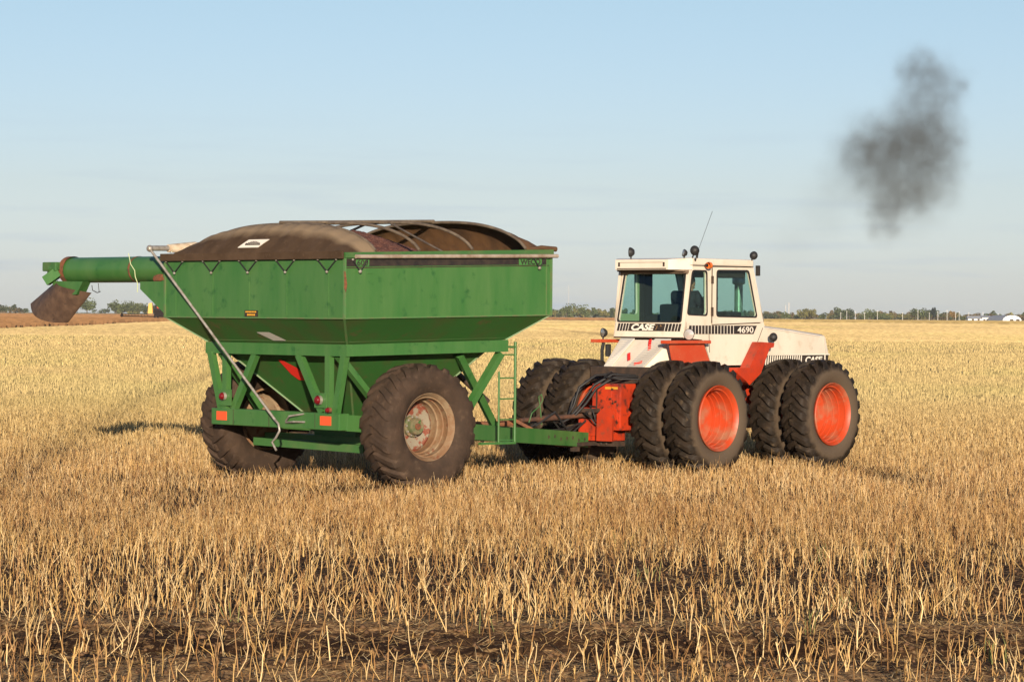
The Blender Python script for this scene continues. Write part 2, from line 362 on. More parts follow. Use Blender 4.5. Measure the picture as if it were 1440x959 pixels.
# ------------------------------------------------------------------ wheel tracks pressed into the stubble
TR = []
def track(pts, wd, dark=1.0): TR.append((np.array([gpt(*p) for p in pts]), wd, dark))
track([(-40, 720), (60, 650), (140, 600), (210, 560), (300, 527)], .45, .45)
track([(-20, 497.5), (150, 495), (330, 494)], 1.2, .45)
track([(1150, 655), (1230, 668), (1290, 690), (1460, 702)], .35)
track([(980, 714), (1200, 716), (1470, 712)], .35)
track([(640, 700), (760, 708), (900, 703), (1010, 714)], .3, .6)
track([(760, 463), (830, 470), (930, 482)], 1.5, .8); track([(1180, 497), (1300, 500), (1460, 496)], 1.5, .5)
track([(620, 690), (420, 706), (-30, 770)], .4, .5)
def wheel_track(A, T, v, wd, dark, bend):
    h_ = np.array([math.cos(T), math.sin(T)]); n_ = np.array([math.sin(T), -math.cos(T)]); P = [np.array([A[0], A[1]])+n_*v-h_*d+n_*bend*d*d for d in (0, 4, 8, 13, 20, 30)]
    TR.append((np.array(P), wd, dark))
for v_ in (1.94, -1.94): wheel_track((-2.712, 44.568), R(43), v_, .42, .9, -.004)
for v_ in (1.605, .925, -.925, -1.605): wheel_track((1.988, 48.827), R(50), v_, .3, .6, -.012)
def track_mask(x, y):
    m = np.zeros_like(x)
    for P, wd, dk in TR:
        d = np.full_like(x, 1e9)
        for a, b_ in zip(P[:-1], P[1:]):
            ab = b_-a; tt = np.clip(((x-a[0])*ab[0]+(y-a[1])*ab[1])/(ab@ab), 0, 1)
            d = np.minimum(d, np.hypot(x-a[0]-tt*ab[0], y-a[1]-tt*ab[1]))
        m = np.maximum(m, dk*np.exp(-(d/wd)**2))
    return m

CART_A = Vector((-2.712, 44.568, 0)); CART_T = R(43)
TRAC_A = Vector((1.988, 48.827, 0)); TRAC_T = R(50)
def wheel_spots():
    L = []
    for A, T, sp in ((CART_A, CART_T, [(0, 1.94, .95, .42), (0, -1.94, .95, .42)]),
                     (TRAC_A, TRAC_T, [(u, s*v, .7, .33) for u in (0, 3.35) for v in (.925, 1.605) for s in (-1, 1)])):
        for u, v, l, hw in sp: L.append((A.x, A.y, T, u, v, l, hw))
    return L
WS = wheel_spots()
def under_wheel(x, y):
    m = np.zeros(x.shape, bool)
    for ax, ay, T, u, v, l, hw in WS:
        dx, dy = x-ax, y-ay; uu = dx*math.cos(T)+dy*math.sin(T)-u; vv = dx*math.sin(T)-dy*math.cos(T)-v
        m |= (np.abs(uu) < l) & (np.abs(vv) < hw)
    return m

# ------------------------------------------------------------------ stubble stalks
PAL = np.array([1.02, .97, .86])*np.array([[.60,.40,.175],[.48,.295,.12],[.74,.55,.30],[.35,.195,.08],[.58,.38,.15],[.22,.12,.05],[.66,.46,.22],[.42,.25,.12],[.76,.57,.32]])
def scatter(y0, y1, dens, m=.19, pad=1.2):
    n = int(dens*m*(y1*y1-y0*y0)+dens*2*pad*(y1-y0))
    y = np.sqrt(rng.uniform(y0*y0, y1*y1, n)); x = rng.uniform(-1, 1, n)*(m*y+pad); return x, y
def seg_tubes(P, rad, k=3):
    """P (n, s, 3) polylines, rad (n, s): three-sided tapering tubes"""
    n, s, _ = P.shape; a0 = rng.uniform(0, 6.28, (n, 1, 1)); a = a0+np.arange(k)[None, None, :]*2*math.pi/k
    off = np.stack([np.cos(a), np.sin(a), np.zeros_like(a)], -1)*rad[:, :, None, None]
    V_ = P[:, :, None, :]+off; co = V_.reshape(-1, 3)
    base = (np.arange(n)*s*k)[:, None, None]+(np.arange(s-1)*k)[None, :, None]+np.arange(k)[None, None, :]
    nb = (np.arange(n)*s*k)[:, None, None]+(np.arange(s-1)*k)[None, :, None]+((np.arange(k)+1) % k)[None, None, :]
    f = np.stack([base, nb, nb+k, base+k], -1).reshape(-1, 4); return co, f
def stalks(x, y, h, lean, r, zone_col, branches=0, press=0):
    n = len(x); z0 = ground_z(x, y)-.02
    az = rng.uniform(0, 6.28, n); ln = np.abs(rng.normal(0, lean, n)); ln = np.where(rng.random(n) < .06, ln+rng.uniform(.5, 1.1, n), ln); ln = np.minimum(ln+press*rng.uniform(.4, 1.3, n), 1.45)
    dx, dy = np.cos(az)*np.sin(ln), np.sin(az)*np.sin(ln); dz = np.cos(ln)
    bx, by = rng.normal(0, .05, n), rng.normal(0, .05, n)
    P = np.zeros((n, 3, 3)); P[:, 0] = np.stack([x, y, z0], -1)
    P[:, 1] = np.stack([x+dx*h*.5+bx*h, y+dy*h*.5+by*h, z0+dz*h*.5], -1); P[:, 2] = np.stack([x+dx*h, y+dy*h, z0+dz*h+.0], -1)
    rad = np.stack([r*1.1, r, r*.75], -1); co, f = seg_tubes(P, rad); col = np.repeat(zone_col, 9, 0)
    cos, fs, cs, off = [co], [f], [col], len(co)
    for bq in range(branches):
        sel = np.where(rng.random(n) < (.75 if bq == 0 else .4))[0]
        if not len(sel): continue
        tt = rng.uniform(.35, .8, len(sel))[:, None]; S = P[sel, 1]*(1-tt)+P[sel, 2]*tt if bq else P[sel, 0]*(1-tt)*.0+P[sel, 1]*(1-tt)+P[sel, 2]*tt
        a2 = rng.uniform(0, 6.28, len(sel)); l2 = rng.uniform(.25, .7, len(sel)); hh = h[sel]*rng.uniform(.25, .55, len(sel))
        E2 = S+np.stack([np.cos(a2)*np.sin(l2)*hh, np.sin(a2)*np.sin(l2)*hh, np.cos(l2)*hh], -1)
        Q = np.stack([S, E2], 1); rr = np.stack([r[sel]*.75, r[sel]*.5], -1)
        c2, f2 = seg_tubes(Q, rr); cos.append(c2); fs.append(f2+off); cs.append(np.repeat(zone_col[sel]*.97, 6, 0)); off += len(c2)
    return cos, fs, cs
ACC = [[], [], []]; OFF = 0
def acc(cos, fs, cs):
    global OFF
    n = sum(len(c) for c in cos)
    for c in cos: ACC[0].append(c)
    for f in fs: ACC[1].append(f+OFF)
    for c in cs: ACC[2].append(c)
    OFF += n
def zone_colour(x, y):
    n = len(x); c = PAL[rng.integers(0, len(PAL), n)]*rng.uniform(.8, 1.2, (n, 1))
    pinkish = np.clip(1-np.abs(y-44)/12, 0, 1)[:, None]; c = c*(1+pinkish*np.array([.04, .03, .08]))
    brown = np.exp(-((y-36)/4.0)**2)[:, None]*.35*(fbm(x*.5, y*.3, 21)[:, None]*1.6); c = c*(1-brown*np.array([.45, .62, .7]))
    farw = np.clip((y-46)/45, 0, 1)[:, None]; c = c*(1-farw)+farw*np.array([.54, .405, .18])*(c.mean(1, keepdims=True)/.32)**.6
    g_ = np.clip((fbm(x*.12, y*.05, 31)[:, None]-.5)*5, 0, 1)*farw*.16; c = c*(1-g_)+g_*np.array([.40, .42, .12])
    return c
def row_filter(x, y):
    # drilled rows about 0.25 m apart, a little uneven
    ph = (y+.25*x*.2+(fbm(x*.3, y*.3, 40)-.5)*.35)/.30; d = np.abs(ph-np.round(ph)); return rng.random(len(x)) < np.exp(-(d/.22)**2)+.18
def zone(y0, y1, dens, hm, hs, lean, r, br, rows=False, patch=False):
    x, y = scatter(y0, y1, dens); keep = ~under_wheel(x, y)
    if rows: keep &= row_filter(x, y)
    tm = track_mask(x, y)
    if patch == 2: keep &= rng.random(len(x)) < np.clip(.62+2.6*(fbm(x*.9, y*.45, 52)-.36)+1.8*(fbm(x*.12+.08*y, y*1.1, 53, 3)-.42), .10, 1)
    elif patch: keep &= rng.random(len(x)) < np.clip(.35+1.6*(fbm(x*.8, y*.8, 50)-.28), .1, 1)
    keep &= rng.random(len(x)) > tm*.6
    x, y, tm = x[keep], y[keep], tm[keep]; n = len(x)
    h = np.clip(rng.normal(hm, hs, n), .05, None)*(1-.2*tm)*(.85+.4*fbm(x*.4, y*.2, 60)); c = zone_colour(x, y)*(1-.35*tm[:, None])
    rr = rng.uniform(.75, 1.3, n)*r
    acc(*stalks(x, y, h, lean, rr, c, br, tm))
zone(17.5, 25, 60, .225, .07, .36, .0050, 2, rows=True, patch=True)
zone(25, 31, 92, .235, .065, .34, .0043, 2, rows=True, patch=True)
zone(31, 40, 185, .18, .055, .34, .0031, 2, patch=2)
zone(40, 56, 165, .165, .045, .26, .0034, 1, patch=2)
zone(56, 85, 100, .155, .035, .16, .0055, 1)
zone(85, 130, 50, .155, .03, .12, .009, 0)
zone(130, 210, 14, .16, .03, .1, .017, 0)
zone(210, 420, 4.6, .17, .035, .08, .026, 0)
# fallen straw and chaff lying between the stalks
x, y = scatter(17.5, 34, 190); k_ = rng.random(len(x)) < np.where(((y > 24.9) & (y < 31)) | (np.abs(y-22.35) < .35), .35, 1); x, y = x[k_], y[k_]; x2_, y2_ = scatter(34, 60, 60); x, y = np.concatenate([x, x2_]), np.concatenate([y, y2_]); keep = ~under_wheel(x, y); x, y = x[keep], y[keep]; n = len(x)
a = rng.uniform(0, math.pi, n); l = rng.uniform(.03, .20, n)*np.where(rng.random(n) < .1, 1.8, 1); z = ground_z(x, y)+rng.uniform(.004, .03, n)
P = np.stack([np.stack([x, y, z], -1), np.stack([x+np.cos(a)*l, y+np.sin(a)*l, ground_z(x+np.cos(a)*l, y+np.sin(a)*l)+rng.uniform(.004, .05, n)], -1)], 1)
c_, f_ = seg_tubes(P, np.repeat(rng.uniform(.0018, .0045, (n, 1)), 2, 1)); acc([c_], [f_], [np.repeat(zone_colour(x, y)*.95, 6, 0)])
st = np_mesh('stubble', np.concatenate(ACC[0]), np.concatenate(ACC[1]), STRAW, np.concatenate(ACC[2]))
tag(st, 'dry cut straw stubble standing in rows over the whole field', 'stubble', kind='stuff')

# clods of soil lying on the surface
x, y = scatter(18.5, 33, 26); n = len(x); rr = rng.uniform(.008, .038, n)**1.0; base = np.array([[1,0,0],[0,1,0],[-1,0,0],[0,-1,0],[0,0,.75],[0,0,-.6]]); fcs = np.array([[0,1,4],[1,2,4],[2,3,4],[3,0,4],[1,0,5],[2,1,5],[3,2,5],[0,3,5]])
cc_ = np.stack([x, y, ground_z(x, y)+rr*.2], -1)[:, None, :]+base[None]*rr[:, None, None]*rng.uniform(.55, 1.3, (n, 6, 3)); ff_ = (fcs[None]+(np.arange(n)*6)[:, None, None]).reshape(-1, 3)
cl = np_mesh('soil_clods', cc_.reshape(-1, 3), ff_, STRAW, np.repeat(np.array([.13, .072, .036])*rng.uniform(.5, 1.5, (n, 1)), 6, 0)); tag(cl, 'crumbled brown clods of soil lying between the near stubble rows', 'soil clods', kind='stuff')

# distant stubble: thin jagged rows
def rows_mesh(name, ylist, xf, seg, hm, hs, colf, z0=0, yf=None):
    cos, fs, cs, off = [], [], [], 0
    for Y in ylist:
        x0, x1 = xf(Y)
        s = seg(Y); n = max(3, int((x1-x0)/s)); x = np.linspace(x0, x1, n+1)+rng.uniform(-.3, .3, n+1)*s
        yy = (yf(x, Y) if yf is not None else Y+0*x)+rng.uniform(-.06, .06, n+1)
        h = np.clip(rng.normal(hm, hs, n+1), .03, None)
        b0 = np.stack([x, yy, 0*x+z0], -1); t0 = np.stack([x, yy+.1, h+z0], -1)
        cos.append(np.concatenate([b0, t0])); i = np.arange(n)
        fs.append(np.stack([i, i+1, i+n+2, i+n+1], -1)+off); c = colf(x, yy); cs.append(np.concatenate([c, c])); off += 2*(n+1)
    return np.concatenate(cos), np.concatenate(fs), np.concatenate(cs)
def farcol(x, y):
    n = len(x); c = np.array([.47, .345, .16])*rng.uniform(.70, 1.16, (n, 1))*(.80+.4*fbm(x*.006, y*.03, 77))[:, None]; v = fbm(x*.02, y*.006, 70)[:, None]
    c = c*(1-.2*np.clip(v-.45, 0, 1)*3)+.0; k = np.clip((fbm(x*.03+9, y*.01, 80)[:, None]-.5)*4, 0, 1)*.25
    tm = track_mask(x, y)[:, None]*.4
    return (c*(1-k)+k*np.array([.5, .46, .14]))*(1-tm)
ylist = []; Y = 300
while Y < 1350: ylist.append(Y); Y += .8+Y*Y/60000
co_, f_, c_ = rows_mesh('x', ylist, lambda Y: (-.195*Y-6, .195*Y+6), lambda Y: .16+Y/1400, .17, .05, farcol)
fo = np_mesh('distant_stubble', co_, f_, STRAW, c_); tag(fo, 'pale golden stubble far out towards the horizon', 'stubble', kind='stuff')

# ------------------------------------------------------------------ uncut brown crop in the distance
EX = np.array([-400, -150, -72, -80, -94, -60, 20, 120, 240, 400]); 
edge_px = [(-120, 466), (0, 463.5), (130, 458.5), (240, 452.5), (500, 451), (770, 449.8), (1000, 452.2), (1200, 454), (1440, 456.3), (1560, 457)]
ep = np.array([gpt(*p) for p in edge_px])
# far edge as bearing -> distance
eb = ep[:, 0]/ep[:, 1]
def edge_dist(bearing): return np.interp(bearing, eb, ep[:, 1])
cos, fs, cs, off = [], [], [], 0
Y = 330.0
while Y < 2100:
    stp = .5+Y/1100; x = np.arange(-.215*Y, .215*Y, stp); x = x+rng.uniform(-.3, .3, len(x))*stp; n = len(x)
    yv = Y+rng.uniform(-.05, .05, n); ins = edge_dist(x/Y)*(1+(fbm(x*.15, x*0+Y*.02, 90)-.5)*.012) < Y
    h = .82+rng.normal(0, .07, n)+(fbm(x*.05, x*0+Y*.05, 91)-.5)*.2; tone = rng.uniform(.75, 1.25, (n, 1))*(.8+.5*fbm(x*.01, x*0+Y*.004, 92)[:, None])
    col = np.where((x/Y < .05)[:, None], np.array([.22, .115, .048]), np.array([.25, .18, .068]))*tone
    i = np.where(ins[:-1] & ins[1:])[0]
    cos.append(np.concatenate([np.stack([x, yv, 0*x], -1), np.stack([x, yv+.1, h], -1)])); fs.append(np.stack([i, i+1, i+n+1, i+n], -1)+off); cs.append(np.concatenate([col*.8, col])); off += 2*n  # foot of each row tinted darker, self-shadow put into the crop colour
    Y += 1.0+Y*Y/250000
cr_ = np_mesh('standing_crop', np.concatenate(cos), np.concatenate(fs), STRAW, np.concatenate(cs))
tag(cr_, 'uncut reddish brown crop standing beyond the stubble', 'crop', kind='stuff')

# =================================================================== GRAIN CART
cart = empty('grain_cart', CART_A, CART_T)
tag(cart, 'large green grain cart heaped with dark seed under a rolled back brown tarp', 'grain cart')
a1, e1, b1 = 1.63, 2.49, 2.175
a2, e2, b2 = 1.166, 2.007, 1.68
def zt(u): return 3.518+.0305*u
def zk(u): return 2.553+.018*u
def zr(u): return 2.172+.021*u
def zb(u): return 1.990+.019*u
def ringpts(a, e, b_, zf, c=0):
    if c: return [V(u, v, zf(u)) for u, v in ((-a, -b_+c), (-a, b_-c), (-a+c, b_), (e-c, b_), (e, b_-c), (e, -b_+c), (e-c, -b_), (-a+c, -b_))]
    return [V(-a, -b_, zf(-a)), V(-a, b_, zf(-a)), V(e, b_, zf(e)), V(e, -b_, zf(e))]
# upper box and sloped panels: outer skin + inner skin joined at the rim
mb = MB(); t_ = .03
o1, o2 = ringpts(a1, e1, b1, zt), ringpts(a1, e1, b1, zk)
i1, i2 = ringpts(a1-t_, e1-t_, b1-t_, zt), ringpts(a1-t_, e1-t_, b1-t_, zk)
for k in range(4):
    j = (k+1) % 4; mb.poly([o2[k], o2[j], o1[j], o1[k]]); mb.poly([i1[k], i1[j], i2[j], i2[k]]); mb.poly([o1[k], o1[j], i1[j], i1[k]])
hop = mb.build('hopper_box', GREEN, cart)
mb = MB(); o2, o3 = ringpts(a1, e1, b1, zk), ringpts(a2, e2, b2, zr); i2 = ringpts(a1-t_, e1-t_, b1-t_, zk); i3 = ringpts(a2-t_, e2-t_, b2-t_, zr)
for k in range(4):
    j = (k+1) % 4; mb.poly([o3[k], o3[j], o2[j], o2[k]]); mb.poly([i2[k], i2[j], i3[j], i3[k]])
mb.build('hopper_slope', GREEN_R, cart)
# seams, corner straps and welds
mb = MB()
for (u, v) in ((-a1, b1), (e1, b1), (-a1, -b1)):
    mb.beam(V(u, v, zk(u)+.0), V(u, v, zt(u)-.0), .035, .035)
mb.beam(V(-a1-.004, -b1, zk(-a1)), V(-a1-.004, b1, zk(-a1)), .03, .02); mb.beam(V(-a1, b1+.004, zk(-a1)), V(e1, b1+.004, zk(e1)), .03, .02)
mb.beam(V(-a1, b1, zk(-a1)), V(-a2, b2, zr(-a2)), .035, .02); mb.beam(V(e1, b1, zk(e1)), V(e2, b2, zr(e2)), .035, .02); mb.beam(V(-a1, -b1, zk(-a1)), V(-a2, -b2, zr(-a2)), .035, .02)
mb.beam(V(e1-.10, b1+.006, zk(e1)), V(e1-.10, b1+.006, zt(e1)-.1), .012, .012)
mb.build('seam_strip', GREEN_E, hop)
# rim flange
mb = MB()
mb.beam(V(-a1-.02, b1+.015, zt(-a1)-.03), V(e1+.02, b1+.015, zt(e1)-.03), .05, .08)
mb.beam(V(-a1-.015, -b1, zt(-a1)-.06), V(-a1-.015, b1, zt(-a1)-.06), .03, .05)
mb.beam(V(e1+.0, -b1, zt(e1)-.03), V(e1+.0, b1, zt(e1)-.03), .05, .08); mb.beam(V(-a1, -b1, zt(-a1)-.03), V(e1, -b1, zt(e1)-.03), .05, .08)
mb.build('rim_flange', GREEN_D, hop)
mb = MB(); mb.box(-1.2, -1.1, b1-.02, b1+.012, 3.18, 3.2); 
# vertical streak welds on the rear wall
for v in (-1.9, -.96, -.06, .84, 1.81): mb.box(-a1-.006, -a1+.002, v-.006, v+.006, 2.56, 3.2)
mb.build('weld_line', GREEN, hop)
rs = MB(); P = [(-a1-.03, 3.20), (-a1-.015, 3.21), (-a1+.02, 3.02), (-a1+.0, 2.90), (-a1-.03, 2.96)]
rs.poly([V(x_, b1+.028, z_) for x_, z_ in P]); rs.poly([V(x_, b1+.034, z_) for x_, z_ in P]); rs.build('rust_patch', RUST, hop)
# lower ring beam
mb = MB(); r0, r1 = ringpts(a2+.03, e2+.03, b2+.03, zb), ringpts(a2+.03, e2+.03, b2+.03, lambda u: zr(u)-.004); q0, q1 = ringpts(a2-.07, e2-.07, b2-.07, zb), ringpts(a2-.07, e2-.07, b2-.07, lambda u: zr(u)-.004)
for k in range(4):
    j = (k+1) % 4; mb.poly([r0[k], r0[j], r1[j], r1[k]]); mb.poly([q1[k], q1[j], q0[j], q0[k]]); mb.poly([r0[k], r0[j], q0[j], q0[k]]); mb.poly([r1[k], r1[j], q1[j], q1[k]])
ring = mb.build('ring_beam', GREEN, cart)
mb = MB()
for (p, q_) in ((V(-a2-.032, -b2, zr(-a2)+.035), V(-a2-.032, b2, zr(-a2)+.035)), (V(-a2, b2+.032, zr(-a2)+.035), V(e2, b2+.032, zr(e2)+.035))): mb.beam(p, q_, .02, .012)
mb.build('weld_bead', GREEN_E, ring)
# funnel
mb = MB(); top = ringpts(a2-.08, e2-.08, b2-.08, zr); bot = [V(.1, -.35, .8), V(.1, .35, .8), V(.85, .35, .8), V(.85, -.35, .8)]
for k in range(4):
    j = (k+1) % 4; mb.poly([bot[k], bot[j], top[j], top[k]])
mb.poly(bot[::-1]); fun = mb.build('funnel', GREEN_R, cart)
mb = MB(); mb.beam(bot[1], top[1], .03, .03); mb.beam(bot[2], top[2], .03, .03); mb.beam(bot[0], top[0], .03, .03); mb.build('seam_strip', GREEN_E, fun)
# slow vehicle emblem on the funnel rear: lies on the sloping face
def rearface(v, z, d=.02):
    tt = (z-.8)/(zr(-a2)-.8); u = .1+(-(a2-.08)-.1)*tt; return V(u-d, v, z+d*.5)
E_ = [(-.30, 1.86), (-.23, 1.87), (.02, 1.75), (.19, 1.58), (.15, 1.555), (-.13, 1.56), (-.22, 1.64)]
mb = MB(); A_ = [rearface(v, z, .03) for v, z in E_]; B_ = [rearface(v, z, .045) for v, z in E_]
va = [mb.bm.verts.new(p) for p in A_]; vb = [mb.bm.verts.new(p) for p in B_]; mb.bm.faces.new(va); mb.bm.faces.new(vb)
for k in range(len(va)): mb.bm.faces.new([va[k], va[(k+1) % len(va)], vb[(k+1) % len(va)], vb[k]])
mb.build('slow_vehicle_sign', SMV, cart)
# posts and braces
def brace(name, p, q_, w_=.11, h_=.09, m=GREEN):
    return MB().beam(V(*p), V(*q_), w_, h_, up=(-1, 0, 0)).build(name, m, cart)
ub = -1.15
for p, q_ in (((ub-.02, -1.59, 1.98), (ub, -1.34, 1.12)), ((ub, -1.23, 1.98), (ub, -1.23, 1.12)), ((ub+.02, -.52, 1.98), (ub+.02, -1.06, 1.12)),
              ((ub, .55, 1.98), (ub, 1.12, 1.12)), ((ub-.01, 1.27, 1.98), (ub-.01, 1.27, 1.12)), ((ub, 1.62, 1.98), (ub, 1.42, 1.12))): brace('post', p, q_)
for p, q_ in (((-1.1, -1.42, 1.98), (-.35, -1.42, 1.1)), ((-1.1, 1.40, 1.98), (-.25, 1.45, 1.1))): brace('side_brace', p, q_)
for s in (1, -1):
    brace('front_brace', (1.95, s*1.62, 2.0), (1.25, s*1.5, .98), .12, .10)
    brace('front_brace', (1.2, s*1.5, 1.98), (2.45, s*.95, .86), .12, .10)
MB().tube([V(3.0, .2, 1.2), V(2.0, .0, 2.02)], .05).build('front_brace', DARK, cart)
MB().beam(V(1.35, .9, .95), V(1.35, .9, 1.65), .14, .1).build('post', GREEN, cart)
mb = MB()      # light plates in the angle of the posts
mb.box(ub-.075, ub-.06, -1.34, -1.02, 1.17, 1.42); mb.box(ub-.075, ub-.06, 1.0, 1.28, 1.2, 1.42); mb.build('lamp_plate', GREEN, cart)
for v, z, r in ((-1.18, 1.315, .055), (1.14, 1.315, .062), (1.38, 1.175, .036)):
    l = MB().lathe([(r*1.14, .0), (r*1.14, .05), (r*.95, .055)], V(ub-.075, v, z), 'x', 20).build('lamp_ring', STEEL if r > .04 else RUST, cart)
    l.data.transform(Matrix.Translation((-.055, 0, 0)))
    MB().lathe([(r, 0), (r*.98, -.02), (r*.7, -.045), (.001, -.055)], V(ub-.115, v, z), 'x', 20).build('tail_lamp', REDLT, cart, 40)
# rear cross beam, side rails, axle, drawbar
mb = MB(); mb.box(ub-.06, ub+.14, -1.53, 1.56, .875, 1.125, .012); rb = mb.build('rear_beam', GREEN, cart)
mb = MB(); mb.box(ub-.064, ub-.058, -.98, -.972, .88, 1.12); mb.box(ub-.064, ub-.058, -.10, -.09, .88, 1.12); mb.box(ub-.064, ub-.058, 1.0, 1.008, .9, 1.12); mb.build('joint_line', DARK, rb)
for v0 in (-1.39, 1.13): MB().box(ub-.068, ub-.06, v0, v0+.25, .945, 1.08).build('reflector', REDREF, rb)
def rail_z(u): return 1.025-.07*u-.12
for s in (1, -1):
    mb = MB(); mb.beam(V(ub+.1, s*1.5, rail_z(ub)), V(.9, s*1.5, rail_z(.9)), .14, .24); mb.beam(V(.9, s*1.5, rail_z(.9)), V(5.22, s*.16, rail_z(5.22)), .14, .24)
    rl = mb.build('drawbar_rail', GREEN, cart)
    if s == 1:
        mb = MB()
        for k_ in range(7): 
            tt = .70+.045*k_; p = V(.9+4.32*tt, 1.5-1.34*tt, rail_z(.9+4.32*tt)); mb.sphere(p+V(-.045*.3, .066, .02*math.sin(k_*2.1)), .05, (1.3, .12, .8), 2)
        mb.build('grease_stain', DARK, rl)
mb = MB(); mb.box(4.9, 5.3, -.22, .22, .42, .47); mb.box(5.2, 5.62, -.06, .06, .44, .50); mb.build('hitch_plate', RUST, cart)
mb = MB(); mb.box(2.2, 2.35, -1.05, 1.05, .62, .82); mb.box(.75, .9, -1.45, 1.45, .72, .92); mb.build('cross_member', GREEN, cart)
mb = MB(); mb.box(-.11, .11, -1.6, 1.6, .5, .72); mb.build('axle', GREEN_D, cart)
mb = MB(); mb.beam(V(-.4, -1.4, .60), V(-.1, .9, .55), .2, .12); mb.build('axle_brace', GREEN_D, cart)
mb = MB(); mb.box(.0, .95, -.5, .5, .5, .86); mb.build('auger_sump', GREEN_D, cart)
# ladder at the front right
mb = MB(); lv = 1.62
mb.tube([V(1.93, lv, .62), V(1.93, lv, 1.72)], .017); mb.tube([V(2.27, lv, .60), V(2.27, lv, 2.18)], .022)
for z in (.66, .98, 1.30, 1.62, 1.98): mb.tube([V(1.93, lv, z), V(2.27, lv, z)], .012)
mb.box(1.55, 2.28, lv-.05, lv+.02, .60, .635); mb.tube([V(2.27, lv, 2.1), V(2.0, 1.66, 2.1)], .018); mb.build('ladder', GREEN, cart, 40)
# jack plate, hoses and power shaft
mb = MB(); mb.beam(V(3.75, -.05, .90), V(4.1, .12, .70), .30, .05); mb.build('jack_plate', RUST, cart)
mb = MB(); mb.tube([V(3.9, .0, .88), V(5.2, .02, .93), V(5.75, .1, 1.0)], .038); mb.tube([V(4.3, 0, .89), V(4.75, .0, .92)], .052); mb.build('drive_shaft', mat('old_shaft', (.12, .05, .025), .8, c2=(.06, .03, .02), scale=10), cart, 40)
mb = MB(); mb.tube([V(2.8, -.6, .80), V(3.9, -.1, .83)], .05); mb.build('hydraulic_line', RUST, cart)
mb = MB()
mb.tube([V(4.05, .05, .84), V(4.12, .05, 1.0), V(4.28, .05, 1.1), V(4.36, .05, 1.2), V(4.33, .05, 1.3), V(4.27, .05, 1.26), V(4.30, .05, 1.12), V(4.36, .03, .8)], .010, 6)
mb.build('hose', GREEN_D, cart)
mb = MB()
for k in range(4):
    z0 = .70+.04*k; s0 = random.uniform(-.15, .15)
    mb.tube([V(4.2, s0, z0), V(4.6, s0+.05, z0+.25*math.sin(k)), V(5.0, s0, z0-.08+.1*math.cos(k*2)), V(5.5, s0, z0+.15), V(5.95, s0*.5, z0+.3)], .018, 6)
mb.build('hydraulic_hose', BLACK, cart)
# wheels of the cart
CT = tyre_mesh(.935, .68, .50, 22, 1, .045, .13, .22).build('tyre', TYRE_CART, None, 38)
HUBM = mat('dusty_hub', (.10, .12, .05), .7, c2=(.22, .15, .085), scale=6, lo=.4, hi=.6, c3=(.05, .12, .03), scale3=9, lo3=.6, hi3=.66)
def cart_rim():
    m1 = MB(); m1.lathe([(.46, .25), (.49, .24), (.505, .22), (.48, .18), (.475, .05), (.46, .0), (.46, -.06), (.47, -.12), (.48, -.17), (.49, -.20), (.50, -.225), (.514, -.255), (.502, -.264), (.480, -.24), (.462, -.21), (.452, -.19), (.432, -.185), (.438, -.175), (.432, -.09), (.416, -.08), (.422, -.07), (.41, .01), (.388, .02), (.392, .03), (.38, .15)], (0,0,0), 'y', 56)
    m2 = MB(); m2.lathe([(.385, .145), (.34, .12), (.28, .14), (.2, .16), (.001, .16)], (0,0,0), 'y', 48)
    m3 = MB(); m3.lathe([(.16, .16), (.16, .11), (.125, .10), (.125, .015), (.115, .0), (.10, .0), (.095, .012), (.001, .012)], (0,0,0), 'y', 32)
    m4 = MB()
    for k in range(10):
        a = k*2*math.pi/10; m4.lathe([(.016, 0), (.016, -.035), (.001, -.04)], (math.cos(a)*.143, .115, math.sin(a)*.143), 'y', 6)
    m5 = MB(); m5.lathe([(.05, .02), (.05, -.01), (.001, -.015)], (0,0,0), 'y', 16)
    return m1, m2, m3, m4, m5
for s in (1, -1):
    wh = empty('wheel', (0, -s*1.94, .925)); wh.parent = cart; wh.rotation_euler = (0, random.uniform(0, 6), 0 if s > 0 else math.pi)
    if s > 0: ty = CT
    else: ty = CT.copy(); COL.objects.link(ty)
    ty.parent = wh
    m1, m2, m3, m4, m5 = cart_rim(); m1.build('rim', RIM_CART, wh, 35); m2.build('rim_disc', RIM_DISC if s > 0 else RIM_CART, wh, 35); m3.build('hub', HUBM, wh, 35); m4.build('wheel_bolt', STEEL, wh); m5.build('hub_cap', RUST, wh, 35)
# dark band along the side, letters, latch pipe
bm_ = [(-1.60, 3.275), (2.38, 3.385-.012), (2.38, 3.47), (-1.60, 3.385)]
curve_mesh('dark_band', DECAL, cart, [bm_], .006, sideM(b1+.006))  # near-black strip along the side wall below the latch pipe
curve_mesh('decal_patch', GDEC, cart, [[(1.80, 3.352), (2.28, 3.366), (2.28, 3.462), (1.80, 3.452)]], .004, sideM(b1+.0125))
SM = sideM(b1+.018)
def sloped(v, u0, z0, sl=.03): return frameM(V(u0, v, z0), (1, 0, sl), (0, 0, 1))
text('lettering', 'WECO', DECAL, cart, sloped(b1+.016, 1.83, 3.358), .42, .085, bold=.03)
curve_mesh('decal_patch', GDEC, cart, [[(-1.43, 3.283), (-1.18, 3.29), (-1.18, 3.384), (-1.43, 3.377)]], .004, sideM(b1+.0125))
text('lettering', '600', DECAL, cart, sloped(b1+.016, -1.41, 3.290), .21, .082, bold=.02)
mb = MB(); mb.beam(V(-1.6, b1+.003, 3.255), V(e1-.05, b1+.003, 3.358), .012, .012); mb.build('body_crease', DARK, hop)
mb = MB(); mb.tube([V(-1.48, b1+.07, 3.42), V(2.56, b1+.07, 3.505)], .030, 12); mb.build('latch_pipe', WORN, cart, 40)
